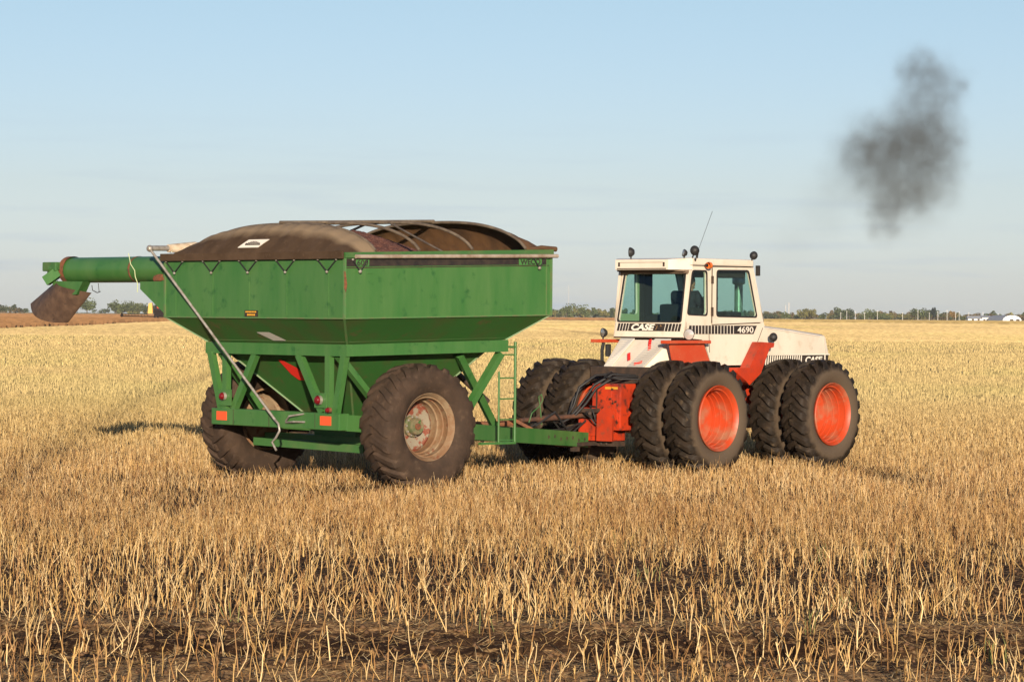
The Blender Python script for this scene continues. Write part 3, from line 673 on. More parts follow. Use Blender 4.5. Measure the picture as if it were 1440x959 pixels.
# bungee hooks
def vee(pt, d, zz, half, drop=.17):
    m_ = MB(); a_, b_2, c_2 = pt(-half, 0), pt(0, -drop), pt(half, 0)
    m_.tube([a_, b_2], .009, 6); m_.tube([b_2, c_2], .009, 6); return m_
for v in (-1.9, -.96, -.06, .84, 1.81):
    st_ = vee(lambda dv, dz, v=v: V(-a1-.035, v+dv, 3.375+dz), 0, 0, .21).build('bungee_strap', BLACK, cart)
    mm = MB(); mm.sphere(V(-a1-.035, v, 3.2), .022, n=2); mm.sphere(V(-a1-.035, v-.21, 3.38), .018, n=2); mm.sphere(V(-a1-.035, v+.21, 3.38), .018, n=2); mm.build('hook', STEEL, st_)
for u in (-1.38, 2.2):
    z0 = zt(u)-.1; st_ = vee(lambda du, dz, u=u, z0=z0: V(u+du, b1+.05, z0+dz), 0, 0, .14, .17).build('bungee_strap', BLACK, cart)
    mm = MB(); mm.sphere(V(u, b1+.05, z0-.17), .028, n=2); mm.sphere(V(u-.14, b1+.05, z0), .018, n=2); mm.build('hook', STEEL, st_)
# stickers
RM = lambda u, z: frameM(V(u, 0, z), (0, -1, 0), (0, 0, 1))
curve_mesh('sticker', DECAL, cart, [[(-.16, 2.54), (.16, 2.54), (.16, 2.635), (-.16, 2.635)]], .006, RM(-a1-.006, 0))
mb = MB()
for k in range(7): mb.box(-a1-.014, -a1-.010, -.13+.038*k, -.105+.038*k, 2.60, 2.622)
for k in range(4): mb.box(-a1-.014, -a1-.010, -.09+.05*k, -.055+.05*k, 2.555, 2.58)
mb.build('sticker_print', YEL, cart)
def slopept(v, tt, d=.012): 
    u = -a1+(a1-a2)*tt; z = zk(-a1)+(zr(-a2)-zk(-a1))*tt; return V(u-d*.61, v, z-d*.79)
mb = MB(); 
for d in (.006, .014): mb.poly([slopept(-.20, .56, d), slopept(.10, .56, d), slopept(.33, .88, d), slopept(.03, .88, d)])
mb.build('sticker', GREYL, cart)
# auger tube to the left, its gusset, hinge and spout
ac = Vector((-a1+.27, 0, 0)); az = 3.268
mb = MB(); mb.lathe([(.205, 2.0), (.205, 5.12), (.19, 5.12), (.19, 2.0)], (-a1+.24, 0, az), 'y', 40); aug = mb.build('auger_tube', GREEN, cart, 40)
mb = MB(); mb.lathe([(.225, 5.0), (.225, 5.14), (.17, 5.14), (.17, 5.0)], (-a1+.24, 0, az), 'y', 40); mb.lathe([(.208, 3.18), (.212, 3.19), (.212, 3.22), (.208, 3.23)], (-a1+.24, 0, az), 'y', 40); mb.build('tube_flange', RUST, aug, 40)
mb = MB(); mb.tube([(-a1+.02, 5.1, az+.05), (-a1-.02, 5.3, az+.02), (-a1+.05, 5.42, az-.05)], .05, 8); mb.box(-a1-.05, -a1+.15, -5.50, -5.12, az-.02, az+.13, .02)
mb.build('hinge_bracket', GREEN_D, aug); 
mb = MB(); mb.beam(V(-a1+.05, -5.14, az-.02), V(-a1-.08, -5.34, az-.18), .13, .16); mb.build('hinge_bracket', GREEN, aug)
mb = MB(); mb.tube([V(-a1+.24, -5.0, az), V(-a1+.24, -5.3, az)], .04, 10); mb.lathe([(.16, 5.06), (.16, 5.075), (.001, 5.07)], (-a1+.24, 0, az), 'y', 24); mb.build('auger_flight', RUST, aug)
# gusset box where the tube leaves the hopper
gp = [(-2.87, 3.075), (-2.87, 2.955), (-2.175, 2.545), (-2.175, 3.40), (-2.3, 3.075)]
curve_mesh('auger_housing', GREEN, cart, [gp], .42, frameM(V(-a1+.23, 0, 0), (0, -1, 0), (0, 0, 1)))
mb = MB(); mb.box(-a1-.0, -a1+.012, -2.45, -2.18, 3.09, 3.14); mb.sphere(V(-a1+.05, -2.38, 3.12), .09, (.3, 2.2, .8), 2); mb.build('rust_stain', RUST, aug)
# green chute under the tube end
mb = MB(); mb.hexa([V(-a1+.02, -5.12, 2.86), V(-a1+.02, -4.62, 2.87), V(-a1+.22, -4.66, 2.87), V(-a1+.22, -5.12, 2.86), V(-a1+.02, -5.34, 3.09), V(-a1+.02, -4.44, 3.08), V(-a1+.22, -4.50, 3.08), V(-a1+.22, -5.30, 3.09)])
mb.build('chute', GREEN, aug)
# curved rubber spout: a sheet bent round the chute
def spout():
    mb = MB(); top = [(-5.36, 3.04), (-5.02, 2.90), (-4.72, 2.865), (-4.47, 2.90)]
    def pt(s, tt, rad):
        vt = -5.40+(-4.44+5.40)*s; vb_ = -6.18+(-5.10+6.18)*s*1.0
        ztop = 3.10-.20*s; zbot = 2.72-.0-.31*math.sin(s*math.pi*.56)**1.0
        v = vt+(vb_-vt)*tt*1.0; z = ztop+(zbot-ztop)*tt
        bulge = .26*math.sin(s*math.pi)*(1-.2*tt); return V(-a1+.18-bulge-rad, v, z)
    n, m_ = 14, 8; fr = [[mb.bm.verts.new(pt(i/n, j/m_, 0)) for j in range(m_+1)] for i in range(n+1)]
    bk = [[mb.bm.verts.new(pt(i/n, j/m_, -.014)) for j in range(m_+1)] for i in range(n+1)]
    for G in (fr, bk):
        for i in range(n):
            for j in range(m_): mb.bm.faces.new([G[i][j], G[i+1][j], G[i+1][j+1], G[i][j+1]])
    for i in range(n): mb.bm.faces.new([fr[i][m_], fr[i+1][m_], bk[i+1][m_], bk[i][m_]]); mb.bm.faces.new([fr[i][0], fr[i+1][0], bk[i+1][0], bk[i][0]])
    for j in range(m_): mb.bm.faces.new([fr[0][j], fr[0][j+1], bk[0][j+1], bk[0][j]]); mb.bm.faces.new([fr[n][j], fr[n][j+1], bk[n][j+1], bk[n][j]])
    return mb
spout().build('rubber_spout', SPOUT, cart, 50)
mb = MB(); mb.tube([V(-a1+.03, -3.2, az+.25), V(-a1+.03, -3.18, az+.2), V(-a1+.0, -3.1, az+.08), V(-a1-.0, -2.99, az-.02), V(-a1+.02, -3.0, az-.12), V(-a1+.05, -2.98, az-.22), V(-a1+.05, -2.98, az-.36)], .008, 5); mb.build('rope', mat('pale_rope', (.5, .55, .3), .8), aug)
mb = MB(); mb.tube([V(-a1+.1, -4.3, 3.02), V(-a1+.1, -4.28, 2.94), V(-a1+.1, -4.15, 2.90), V(-a1+.1, -4.06, 2.92)], .007, 5); mb.tube([V(-a1+.1, -4.12, 3.05), V(-a1+.1, -4.1, 2.92)], .006, 5); mb.build('wire', BLACK, aug)
# tarp rear cap, bows, ridge pole, front cap
def arch(v, hgt, p=2.7, q_=1.45): return hgt*max(0, 1-abs(v/2.17)**p)**(1/q_)
def cap(u_rim, u_arch, hgt, name, m, sag, inner=0, zoff=.0):
    mb = MB(); nv, nt_ = 60, 14; G = []
    for i in range(nv+1):
        v = -2.19+4.38*i/nv; row = []
        for j in range(nt_+1):
            tt = j/nt_; hv = arch(v, hgt)
            # the sheet rises from the rim and rolls over on to the bow
            ss = tt**.85; u = u_rim+(u_arch-u_rim)*(tt**1.0); zb_ = zt(u_rim)-.02; z = zb_+(hv+zt(u_arch)-zb_-.0)*math.sin(ss*math.pi/2)**sag
            z += .010*math.sin(v*9+tt*3)*math.sin(tt*3.1)+.006*math.sin(v*23)
            row.append((u, v, z+zoff))
        G.append(row)
    fr = [[mb.bm.verts.new(V(*p)) for p in row] for row in G]; bk = [[mb.bm.verts.new(V(p[0]+(.008 if u_arch > u_rim else -.008), p[1], p[2]-.008)) for p in row] for row in G]
    for K in (fr, bk):
        for i in range(nv):
            for j in range(nt_): mb.bm.faces.new([K[i][j], K[i+1][j], K[i+1][j+1], K[i][j+1]])
    for i in range(nv): mb.bm.faces.new([fr[i][0], fr[i+1][0], bk[i+1][0], bk[i][0]]); mb.bm.faces.new([fr[i][nt_], fr[i+1][nt_], bk[i+1][nt_], bk[i][nt_]])
    return mb.build(name, m, cart, 60)
rc_ = cap(-a1-.04, -1.05, .45, 'rear_tarp_cap', TARP, 1.0)
# dust lying along the top of the rear cap: colour by a wear mask along the bow
tm_ = TARP.node_tree; bs = tm_.nodes['Principled BSDF']; src = bs.inputs['Base Color'].links[0].from_socket
tcn = tm_.nodes.new('ShaderNodeTexCoord'); sp_ = tm_.nodes.new('ShaderNodeSeparateXYZ'); tm_.links.new(tcn.outputs['Object'], sp_.inputs[0])
nz = tm_.nodes.new('ShaderNodeTexNoise'); nz.inputs['Scale'].default_value = 3; nz.inputs['Detail'].default_value = 8; tm_.links.new(tcn.outputs['Object'], nz.inputs[0])
ad = tm_.nodes.new('ShaderNodeMath'); ad.operation = 'MULTIPLY_ADD'; ad.inputs[1].default_value = .16; tm_.links.new(nz.outputs[0], ad.inputs[0]); tm_.links.new(sp_.outputs[0], ad.inputs[2])
mr_ = tm_.nodes.new('ShaderNodeMapRange'); mr_.inputs[1].default_value = -1.38; mr_.inputs[2].default_value = -1.24; tm_.links.new(ad.outputs[0], mr_.inputs[0])
mx_ = tm_.nodes.new('ShaderNodeMix'); mx_.data_type = 'RGBA'; mx_.inputs[7].default_value = (.27, .19, .115, 1); tm_.links.new(src, mx_.inputs[6]); tm_.links.new(mr_.outputs[0], mx_.inputs[0]); tm_.links.new(mx_.outputs[2], bs.inputs['Base Color'])
fc_ = cap(e1-.02, 2.0, .47, 'front_tarp_cap', TARP_IN, 1.0)
mb = MB(); mb.box(-a1-.075, -a1-.035, -2.22, 2.2, 3.385, 3.50, .008); mb.build('tarp_hem', TARP, cart)
def bow(u, hgt, r=.024, v0=-2.15, v1=2.15):
    return MB().tube([V(u, v0+(v1-v0)*i/40, zt(u)+arch(v0+(v1-v0)*i/40, hgt)-.01) for i in range(41)], r, 8)
BOWM = mat('tarp_bow_pipe', (.13, .095, .065), .6, .2, c2=(.22, .165, .11), scale=6)
for u, hg in ((-1.03, .46), (-.18, .47), (.88, .475), (1.98, .475)): bow(u, hg).build('tarp_bow', BOWM, cart, 50)
MB().tube([V(-1.1, 0, zt(-1)+.475), V(2.0, 0, zt(2)+.485)], .026, 8).build('ridge_pole', BOWM, cart)
MB().tube([V(.88, .2, zt(.9)+.47), V(.3, 2.12, zt(.3))], .016, 6).build('tarp_strap', BOWM, cart)
MB().tube([V(.95, -.4, zt(.9)+.46), V(.95, -2.0, zt(.9)+.02)], .02, 6).build('tarp_strap', BLACK, cart)
# white maker's shape on the tarp
def cappt(v, tt, d):
    hv = arch(v, .45); u = -a1-.04+(-1.05+a1+.04)*tt; zb_ = zt(-a1-.04)-.02; z = zb_+(hv+zt(-1.05)-zb_)*math.sin(tt**.85*math.pi/2); return V(u-d*.6, v, z+d*.8)
mb = MB(); Gs = []
for d in (.022, .028):
    g_ = [[mb.bm.verts.new(cappt(-.36+.10*i+.16*(j/4), .10+.15*j/4, d)) for j in range(5)] for i in range(6)]
    Gs.append(g_)
    for i in range(5):
        for j in range(4): mb.bm.faces.new([g_[i][j], g_[i+1][j], g_[i+1][j+1], g_[i][j+1]])
lg = mb.build('tarp_patch', WDEC, rc_)
mb = MB()
for k in range(8): mb.tube([cappt(-.2+.045*k, .145, .034), cappt(-.18+.045*k, .17+.035*math.sin(k*.45), .034)], .009, 5)
mb.tube([cappt(-.2, .14, .034), cappt(.16, .14, .034)], .006, 5); mb.build('patch_print', DECAL, lg)
# curled end of tarp at the front right corner
mb = MB(); mb.tube([V(2.0, 2.12, 3.60), V(2.3, 2.16, 3.63), V(2.58, 2.19, 3.61)], [.02, .035, .04], 8); mb.build('tarp_curl', TARP_IN, cart, 50)
mb = MB(); mb.tube([V(-1.1, -2.12, 3.60), V(2.5, -2.12, 3.70)], .09, 12); mb.tube([V(-1.62, -2.12, 3.585), V(-1.1, -2.12, 3.60)], [.062, .10], 12); mb.build('tarp_roll', CREAM, cart, 50)
mb = MB(); mb.tube([V(-1.95, -2.12, 3.58), V(-1.5, -2.12, 3.59)], .042, 12); mb.sphere(V(-1.97, -2.12, 3.575), .055, n=2)
hx = V(-1.97, -2.12, 3.57)
mb.tube([hx, V(-1.33, .20, 1.00)], .021, 10)
mb.tube([V(-1.33, .20, 1.00), V(-1.34, .30, .94), V(-1.34, .33, .84), V(-1.34, .24, .73), V(-1.34, .15, .66), V(-1.34, .25, .54)], .018, 10)
mb.build('tarp_crank', STEEL, cart, 50)
mb = MB(); mb.tube([V(-1.24, .35, .98), V(-1.3, .5, 1.06), V(-1.22, .75, 1.1)], .014, 6); mb.tube([V(-1.24, .35, .96), V(-1.3, .6, .98), V(-1.22, .78, .98)], .014, 6); mb.build('crank_holder', STEEL, rb)
# the seed inside
mb = MB(); nu, nv = 90, 90; G = []
for i in range(nu+1):
    row = []
    for j in range(nv+1):
        u = -a1+.04+(a1+e1-.08)*i/nu; v = -b1+.04+(2*b1-.08)*j/nv
        d = math.hypot((u-.0)/1.6, (v-.45)/1.85); z = 3.33+.50*max(0, 1-d)**.9+.04*math.cos(min(d, 1)*3.14)
        row.append(mb.bm.verts.new(V(u, v, z+random.uniform(-.012, .012))))
    G.append(row)
for i in range(nu):
    for j in range(nv): mb.bm.faces.new([G[i][j], G[i+1][j], G[i+1][j+1], G[i][j+1]])
SEED = mat('canola_seed', (.085, .032, .022), .8, c2=(.19, .09, .065), scale=70, lo=.45, hi=.6, c3=(.4, .25, .18), scale3=60, lo3=.62, hi3=.68, bump=.01, bscale=60, spec=.2)
seed = mb.build('canola_seed', SEED, None); seed.location = CART_A; seed.rotation_euler = (0, 0, CART_T)
tag(seed, 'heap of dark maroon seed filling the green grain cart', 'seed', kind='stuff')

# =================================================================== TRACTOR
tr = empty('tractor', TRAC_A, TRAC_T)
tag(tr, 'white and orange red four wheel drive tractor with dual wheels all round', 'tractor')
WB = 3.35
TT = tyre_mesh(.935, .54, .53, 23, 1, .078, .13, .22).build('tyre', TYRE, None, 38)
def trac_rim(deep):
    m1 = MB()
    if deep: prof = [(.50, .25), (.535, .24), (.52, .2), (.51, .1), (.50, .0), (.51, -.15), (.52, -.2), (.548, -.245), (.538, -.265), (.508, -.235), (.495, -.19), (.472, -.185), (.478, -.175), (.472, -.07), (.452, -.065), (.460, -.055), (.455, .04), (.436, .045), (.444, .055), (.44, .14), (.425, .145), (.432, .155), (.43, .22)]
    else: prof = [(.50, .25), (.535, .24), (.52, .2), (.50, .1), (.47, .0), (.50, -.15), (.52, -.2), (.545, -.245), (.535, -.262), (.505, -.235), (.49, -.19), (.455, -.12), (.44, -.05), (.40, -.03)]
    m1.lathe(prof, (0,0,0), 'y', 56)
    m2 = MB()
    if deep: m2.lathe([(.432, .215), (.42, .20), (.30, .225), (.001, .225)], (0,0,0), 'y', 48)
    else: m2.lathe([(.41, -.03), (.3, .0), (.2, -.05), (.12, -.05), (.11, -.12), (.001, -.12)], (0,0,0), 'y', 48)
    return m1, m2
first = True
for u in (0, WB):
    for v, hand in ((1.605, 1), (.925, 1), (-.925, -1), (-1.605, -1)):
        wh = empty('wheel', (u, -v, .92)); wh.parent = tr; wh.rotation_euler = (0, random.uniform(0, 6), 0 if v > 0 else math.pi)
        if first: ty = TT; first = False
        else: ty = TT.copy(); COL.objects.link(ty)
        ty.parent = wh; m1, m2 = trac_rim(abs(v) > 1); m1.build('rim', RIM_OR, wh, 30); m2.build('rim_disc', RIM_OR, wh, 30)
        if v == -.925:   # its inner face can be seen from behind
            mm = MB(); mm.lathe([(.52, .25), (.49, .20), (.44, .12), (.42, .10), (.001, .12)], (0,0,0), 'y', 48); mm.build('rim_back', RIM_OR, wh, 30)
# axles and frame
mb = MB()
for u in (0, WB): mb.lathe([(.13, -1.3), (.13, -.6), (.26, -.45), (.30, 0), (.26, .45), (.13, .6), (.13, 1.3)], (u, 0, .92), 'y', 24)
mb.build('axle', RED, tr, 40)
mb = MB(); mb.box(-.55, 4.7, -.36, .36, .95, 1.45, .02); mb.box(3.9, 4.9, -.42, .42, .8, 1.5, .02); mb.build('chassis', RED, tr)
mb = MB(); mb.box(-.3, 2.6, -.62, .62, 1.45, 1.74, .02); mb.box(1.0, 4.75, -.6, .6, 1.40, 1.80); mb.build('underbody', DARK, tr)
# rear drawbar frame
mb = MB(); mb.box(-.92, -.5, -.08, .52, .70, 1.47, .02); mb.box(-.98, -.5, -.32, .30, .52, .88, .015); REDG = mat('grimy_red_paint', (.50, .042, .010), .45, c2=(.26, .03, .014), scale=3, lo=.42, hi=.6, c3=(.045, .022, .014), scale3=6, lo3=.54, hi3=.66)
fr_ = mb.build('rear_frame', REDG, tr)
mb = MB(); mb.box(-1.03, -.985, -.22, .30, .90, .965, .01); mb.build('valve_block', DARK, fr_)
mb = MB(); mb.box(-.94, -.915, .02, .055, .9, 1.42); mb.build('cable_guard', DARK, fr_)
mb = MB(); mb.box(-.99, -.93, .30, .36, .52, .86); mb.build('gap', BLACK, fr_)  # solid black block, its colour standing in for the shade of a gap
for k_ in range(6): MB().tube([V(-1.0, -.26+.11*k_, .50), V(-1.0, -.26+.11*k_, .465)], .018, 6).build('bolt', DARK, fr_)
curve_mesh('hitch_plate', RED, tr, [[(.19, .53), (.52, .53), (.52, .9), (.56, 1.0), (.46, 1.17), (.36, 1.1), (.2, .97)]], .04, frameM(V(-1.12, 0, 0), (0, -1, 0), (0, 0, 1)))
mb = MB(); mb.box(-.955, -.92, .06, .36, .98, 1.38, .01); mb.box(-.95, -.92, .36, .48, .85, 1.30, .01); mb.box(-1.0, -.97, -.28, .22, .60, .80, .01); mb.box(-1.08, -.97, -.26, .02, 1.0, 1.07, .01); mb.build('cover_plate', REDG, fr_)
mb = MB(); mb.box(-.932, -.92, .34, .46, 1.38, 1.42); mb.box(-.928, -.92, .2, .32, 1.38, 1.42); mb.build('sticker', mat('small_yellow_sticker', (.6, .3, .03), .5), fr_)
mb = MB()
for k in range(14): 
    a = random.uniform(0, 6.28); mb.lathe([(.016, 0), (.016, .03), (.001, .032)], (-.955-.03, -random.uniform(-.1, .46), random.uniform(.6, 1.4)), 'x', 6)
mb.build('bolt', DARK, fr_)
mb = MB(); mb.box(-1.5, -.6, -.06, .10, .45, .51); mb.box(-1.52, -1.40, -.05, .05, .36, .60); mb.box(-.98, -.7, .1, .45, .44, .52); mb.build('drawbar', DARK, tr)
mb = MB()
for j, (pts) in enumerate((
    [(-.35, .0, 1.62), (-.8, -.1, 1.60), (-1.05, -.25, 1.4), (-1.1, -.32, 1.1), (-1.25, -.35, .9), (-1.45, -.3, .85)],
    [(-.3, .35, 1.60), (-.8, .25, 1.62), (-1.02, .05, 1.45), (-1.08, -.12, 1.2), (-1.15, -.25, 1.0), (-1.4, -.3, .82)],
    [(-.3, .4, 1.58), (-.85, .32, 1.57), (-1.05, .12, 1.40), (-1.1, -.05, 1.15), (-1.2, -.2, .95), (-1.5, -.3, .80)],
    [(-.3, -.2, 1.62), (-.8, -.3, 1.5), (-1.0, -.42, 1.2), (-1.1, -.42, .95), (-1.3, -.4, .75)],
    [(-.9, .0, 1.08), (-1.1, .02, 1.10), (-1.16, .14, 1.0), (-1.12, .16, .86), (-1.0, .2, .84), (-.95, .34, .84)],
    [(-.9, -.1, 1.02), (-1.12, -.1, .98), (-1.18, .10, .92), (-1.1, .14, .8), (-1.0, .3, .78)],
    [(-.5, .1, 1.60), (-.7, .15, 1.66), (-.95, .2, 1.58), (-.95, .5, 1.55), (-.6, .7, 1.55)])):
    mb.tube([V(*p) for p in pts], .022 if j < 4 else .013, 7)
mb.build('hydraulic_hose', BLACK, tr, 60)
mb = MB(); mb.box(-1.15, -.95, -.32, .12, .99, 1.06, .01); mb.tube([V(-1.0, -.25, 1.02), V(-1.2, .1, .98)], .03); mb.build('lift_arm', DARK, tr)
# --- white body under the cab
prof = [(.50, 2.24), (2.86, 2.44), (2.80, 2.10), (2.38, 1.76), (1.20, 1.76), (1.02, 2.10), (.53, 2.10)]
for s in (1, -1):
    curve_mesh('side_panel', WHITE, tr, [[(.51, 2.23), (.57, 2.52), (2.80, 2.52), (2.84, 2.44), (2.62, 1.98), (2.36, 1.76), (1.28, 1.76), (1.12, 2.10), (1.0, 2.20)]], .05, sideM(s*.735))
mb = MB(); mb.box(.65, 2.7, -.70, .70, 2.0, 2.42); mb.build('cab_base', DARK, tr)
mb = MB(); mb.beam(V(1.22, .763, 1.98), V(1.20, .763, 2.29), .008, .006); mb.build('panel_line', GREYM, tr)
mb = MB(); mb.beam(V(2.44, .763, 1.86), V(2.78, .763, 2.40), .008, .006); mb.build('panel_line', GREYM, tr)
rz0, rz1 = Vector(V(.51, 0, 2.23)), Vector(V(.675, 0, 3.40)); RF = frameM(rz0, (0, -1, 0), rz1-rz0); hl = (rz1-rz0).length
# rear wall: lower panel, pillars, header in one plate with a window opening
winr = rnd([(-.66, .275), (.665, .275), (.67, 1.085), (-.60, 1.085)], .05)
rw = curve_mesh('rear_wall', WHITE, tr, [[(-.725, 0), (.76, 0), (.76, hl), (-.66, hl)], winr], .05, RF)
def ringof(name, pts, grow, thick, M, m, par):
    c = Vector((sum(p[0] for p in pts)/len(pts), sum(p[1] for p in pts)/len(pts)))
    outp = []
    for p in pts:
        d = Vector(p)-c; outp.append((p[0]+math.copysign(grow, d.x)*min(1, abs(d.x)/.12), p[1]+math.copysign(grow, d.y)*min(1, abs(d.y)/.12)))
    return curve_mesh(name, m, par, [outp, pts], thick, M)
ringof('window_seal', winr, .022, .03, RF @ Matrix.Translation((0, 0, .028)), BLACK, rw)
wg = curve_mesh('window', GLASS, rw, [winr], .006, RF)
# decal strip across the rear: black with slanting slots and lettering
RFd = RF @ Matrix.Translation((0, 0, .030))
def strip(u0, u1, z0, z1, slots, M, par, sl=0.02, name='decal_strip'):
    return curve_mesh(name, DECAL, par, [[(u0, z0), (u1, z0), (u1+sl, z1), (u0+sl, z1)]]+[[(s_, z0+.001), (s_+.012, z0+.001), (s_+.012+sl*.9, z1-.001), (s_+sl*.9, z1-.001)] for s_ in slots], .006, M)
strip(-.67, .67, .105, .235, [], RFd, rw)
mb = MB()
for s_ in [-.62, -.56, -.50, -.44]+[.34, .41, .48, .55, .61]: mb.poly([RFd @ Vector(p) for p in ((s_, .105, .006), (s_+.012, .105, .006), (s_+.034, .235, .006), (s_+.022, .235, .006))])
mb.build('decal_slot', WDEC, rw)
text('lettering', 'CASE', WDEC, rw, RFd @ Matrix.Translation((-.36, .115, .007)), .50, .112, shear=.25, bold=.045)
mb = MB()
for k in range(9): mb.sphere(RFd @ Vector((.15+.14*random.random(), .13+.08*random.random(), .006)), random.uniform(.012, .028), (1, .25, 1), 1)
mb.build('mud_spatter', mat('dried_mud', (.2, .11, .05), .95), rw)
mb = MB(); mb.box(.47, .52, -.72, .75, 2.215, 2.24); mb.build('rear_sill', DARK, rw)
# side walls with windows and a door
w2 = rnd([(.585, 2.635), (1.125, 2.62), (1.105, 3.355), (.725, 3.355)], .07)
dr = [(1.27, 2.46), (2.73, 2.50), (2.42, 3.44), (1.27, 3.43)]
w3 = rnd([(1.40, 2.61), (2.56, 2.60), (2.29, 3.375), (1.40, 3.365)], .07)
for s in (1, -1):
    wall = curve_mesh('side_wall', WHITE, tr, [[(.545, 2.50), (2.80, 2.50), (2.47, 3.46), (.665, 3.46)], w2, [(1.28, 2.55), (2.66, 2.56), (2.41, 3.42), (1.28, 3.42)]], .045, sideM(s*.738))
    ringof('window_seal', w2, .022, .02, sideM(s*.765), BLACK, wall)
    curve_mesh('window', GLASS, wall, [w2], .006, sideM(s*.745))
    door = curve_mesh('door', WHITE, tr, [dr, w3], .03, sideM(s*.765))
    ringof('window_seal', w3, .024, .02, sideM(s*.785), BLACK, door)
    curve_mesh('window', GLASS, door, [w3], .006, sideM(s*.768))
    if s == 1:
        mb = MB(); mb.beam(V(1.268, .772, 2.48), V(1.268, .772, 3.43), .012, .02); mb.beam(V(1.27, .772, 2.455), V(2.68, .772, 2.49), .02, .010); mb.beam(V(1.27, .772, 3.437), V(2.4, .772, 3.447), .02, .010)
        mb.box(1.25, 1.275, .76, .80, 2.6, 2.75); mb.box(1.25, 1.275, .76, .80, 3.15, 3.28); mb.build('door_seam', DARK, door)
    # inside face of the walls
    tri = .71
    curve_mesh('inner_trim', CABGR if s < 0 else CABIN, wall, [[(.60, 2.40), (1.20, 2.40), (1.16, 3.40), (.70, 3.40)], w2], .012, sideM(s*.708))
    if s < 0:
        mb = MB(); mb.box(1.16, 1.40, s*.60, s*.70, 2.3, 3.42); mb.build('roll_post', CABIN, tr)
# front wall
fz0, fz1 = V(2.80, 0, 2.50), V(2.46, 0, 3.46)
FM = frameM(fz0, (0, -1, 0), fz1-fz0); hf = (fz1-fz0).length; wf = rnd([(-.68, .06), (.68, .06), (.68, hf-.08), (-.68, hf-.08)], .07)
fw = curve_mesh('front_wall', WHITE, tr, [[(-.76, 0), (.76, 0), (.76, hf), (-.76, hf)], wf], .04, FM); curve_mesh('window', GLASS, fw, [wf], .006, FM)
# roof
mb = MB(); mb.box(.62, 2.46, -.79, .79, 3.455, 3.575, .03)
mb.hexa([V(.30, -.56, 3.375), V(.66, -.80, 3.375), V(.66, .80, 3.375), V(.30, .56, 3.375), V(.30, -.56, 3.545), V(.66, -.80, 3.572), V(.66, .80, 3.572), V(.30, .56, 3.545)])
roof = mb.build('roof', WHITE, tr)
mb = MB(); mb.box(.29, .297, -.52, .52, 3.385, 3.40); mb.box(.285, .298, -.49, -.46, 3.43, 3.50); mb.box(.285, .298, .46, .49, 3.43, 3.50); mb.box(.29, .2985, -.45, .45, 3.495, 3.50)
mb.box(.62, 2.44, .791, .797, 3.450, 3.458); mb.build('roof_seam', DARK, roof)
mb = MB(); mb.box(.50, .66, -.68, .74, 3.345, 3.372); mb.tube([V(.58, -.64, 3.335), V(.60, .75, 3.345)], .035, 10); mb.build('sun_visor', mat('visor_roller', (.22, .15, .1), .7), tr)
mb = MB(); mb.box(.70, 2.44, -.70, .70, 3.36, 3.45); mb.build('headliner', CABIN, tr)
mb = MB(); mb.tube([V(1.05, .785, 3.455), V(1.05, .83, 3.455)], .03); mb.build('lamp_stem', BLACK, roof)
MB().lathe([(.055, -.03), (.06, .0), (.055, .035), (.03, .045), (.001, .047)], V(1.05, .86, 3.455), 'x', 20).build('beacon', AMBER, roof, 40)
# work lamps: a round black bowl with a glass facing back
def lamp(name, p, r, face, stem=None, lens=LENS, par=tr):
    d = Vector(face).normalized(); q_ = d.to_track_quat('Z', 'Y').to_matrix().to_4x4(); M = Matrix.Translation(p) @ q_
    m_ = MB(); m_.lathe([(.001, -r*.95), (r*.5, -r*.85), (r*.85, -r*.45), (r, 0), (r*.94, .012)], (0,0,0), 'z', 20)
    if stem: 
        s_ = M.inverted() @ Vector(stem); m_.tube([(0, 0, -r*.3), s_], .014, 6)
    o = m_.build(name, BLACK, par, 40); o.data.transform(M)
    l = MB().lathe([(r*.92, .006), (r*.5, .018), (.001, .022)], (0,0,0), 'z', 20).build('lens', lens, o, 40); l.data.transform(M)
B_ = (-1, 0, -.1)
lamp('work_lamp', V(.60, -.48, 3.68), .085, (-.4, .9, 0), V(.60, -.46, 3.56))
lamp('work_lamp', V(.66, .62, 3.66), .065, (-.8, .6, .2), V(.66, .62, 3.56)); lamp('work_lamp', V(.72, .80, 3.70), .085, (.5, .9, 0), V(.7, .76, 3.56))
lamp('work_lamp', V(2.44, .80, 3.65), .075, (1, .2, -.1), V(2.40, .76, 3.50)); lamp('work_lamp', V(.40, -.90, 2.30), .085, (-.9, .45, 0), V(.4, -.9, 2.18))
lamp('work_lamp', V(.50, .86, 2.29), .095, (-.95, -.3, 0), V(.58, .8, 2.20), lens=mat('bright_lens', (.75, .68, .6), .12, .5)); lamp('work_lamp', V(2.88, .92, 2.24), .08, (1, .1, 0), V(2.8, .92, 2.14))
mb = MB(); mb.box(2.52, 2.56, .78, .86, 3.30, 3.48, .01); mb.build('mirror', BLACK, tr)
mb = MB(); mb.tube([V(.86, .74, 3.57), V(.90, .74, 3.72)], .02, 8); mb.tube([V(.90, .74, 3.7), V(1.30, .74, 4.38)], .0035, 6); mb.tube([V(.80, .74, 3.5), V(.72, .82, 3.56)], .02, 6); mb.build('antenna', BLACK, tr)
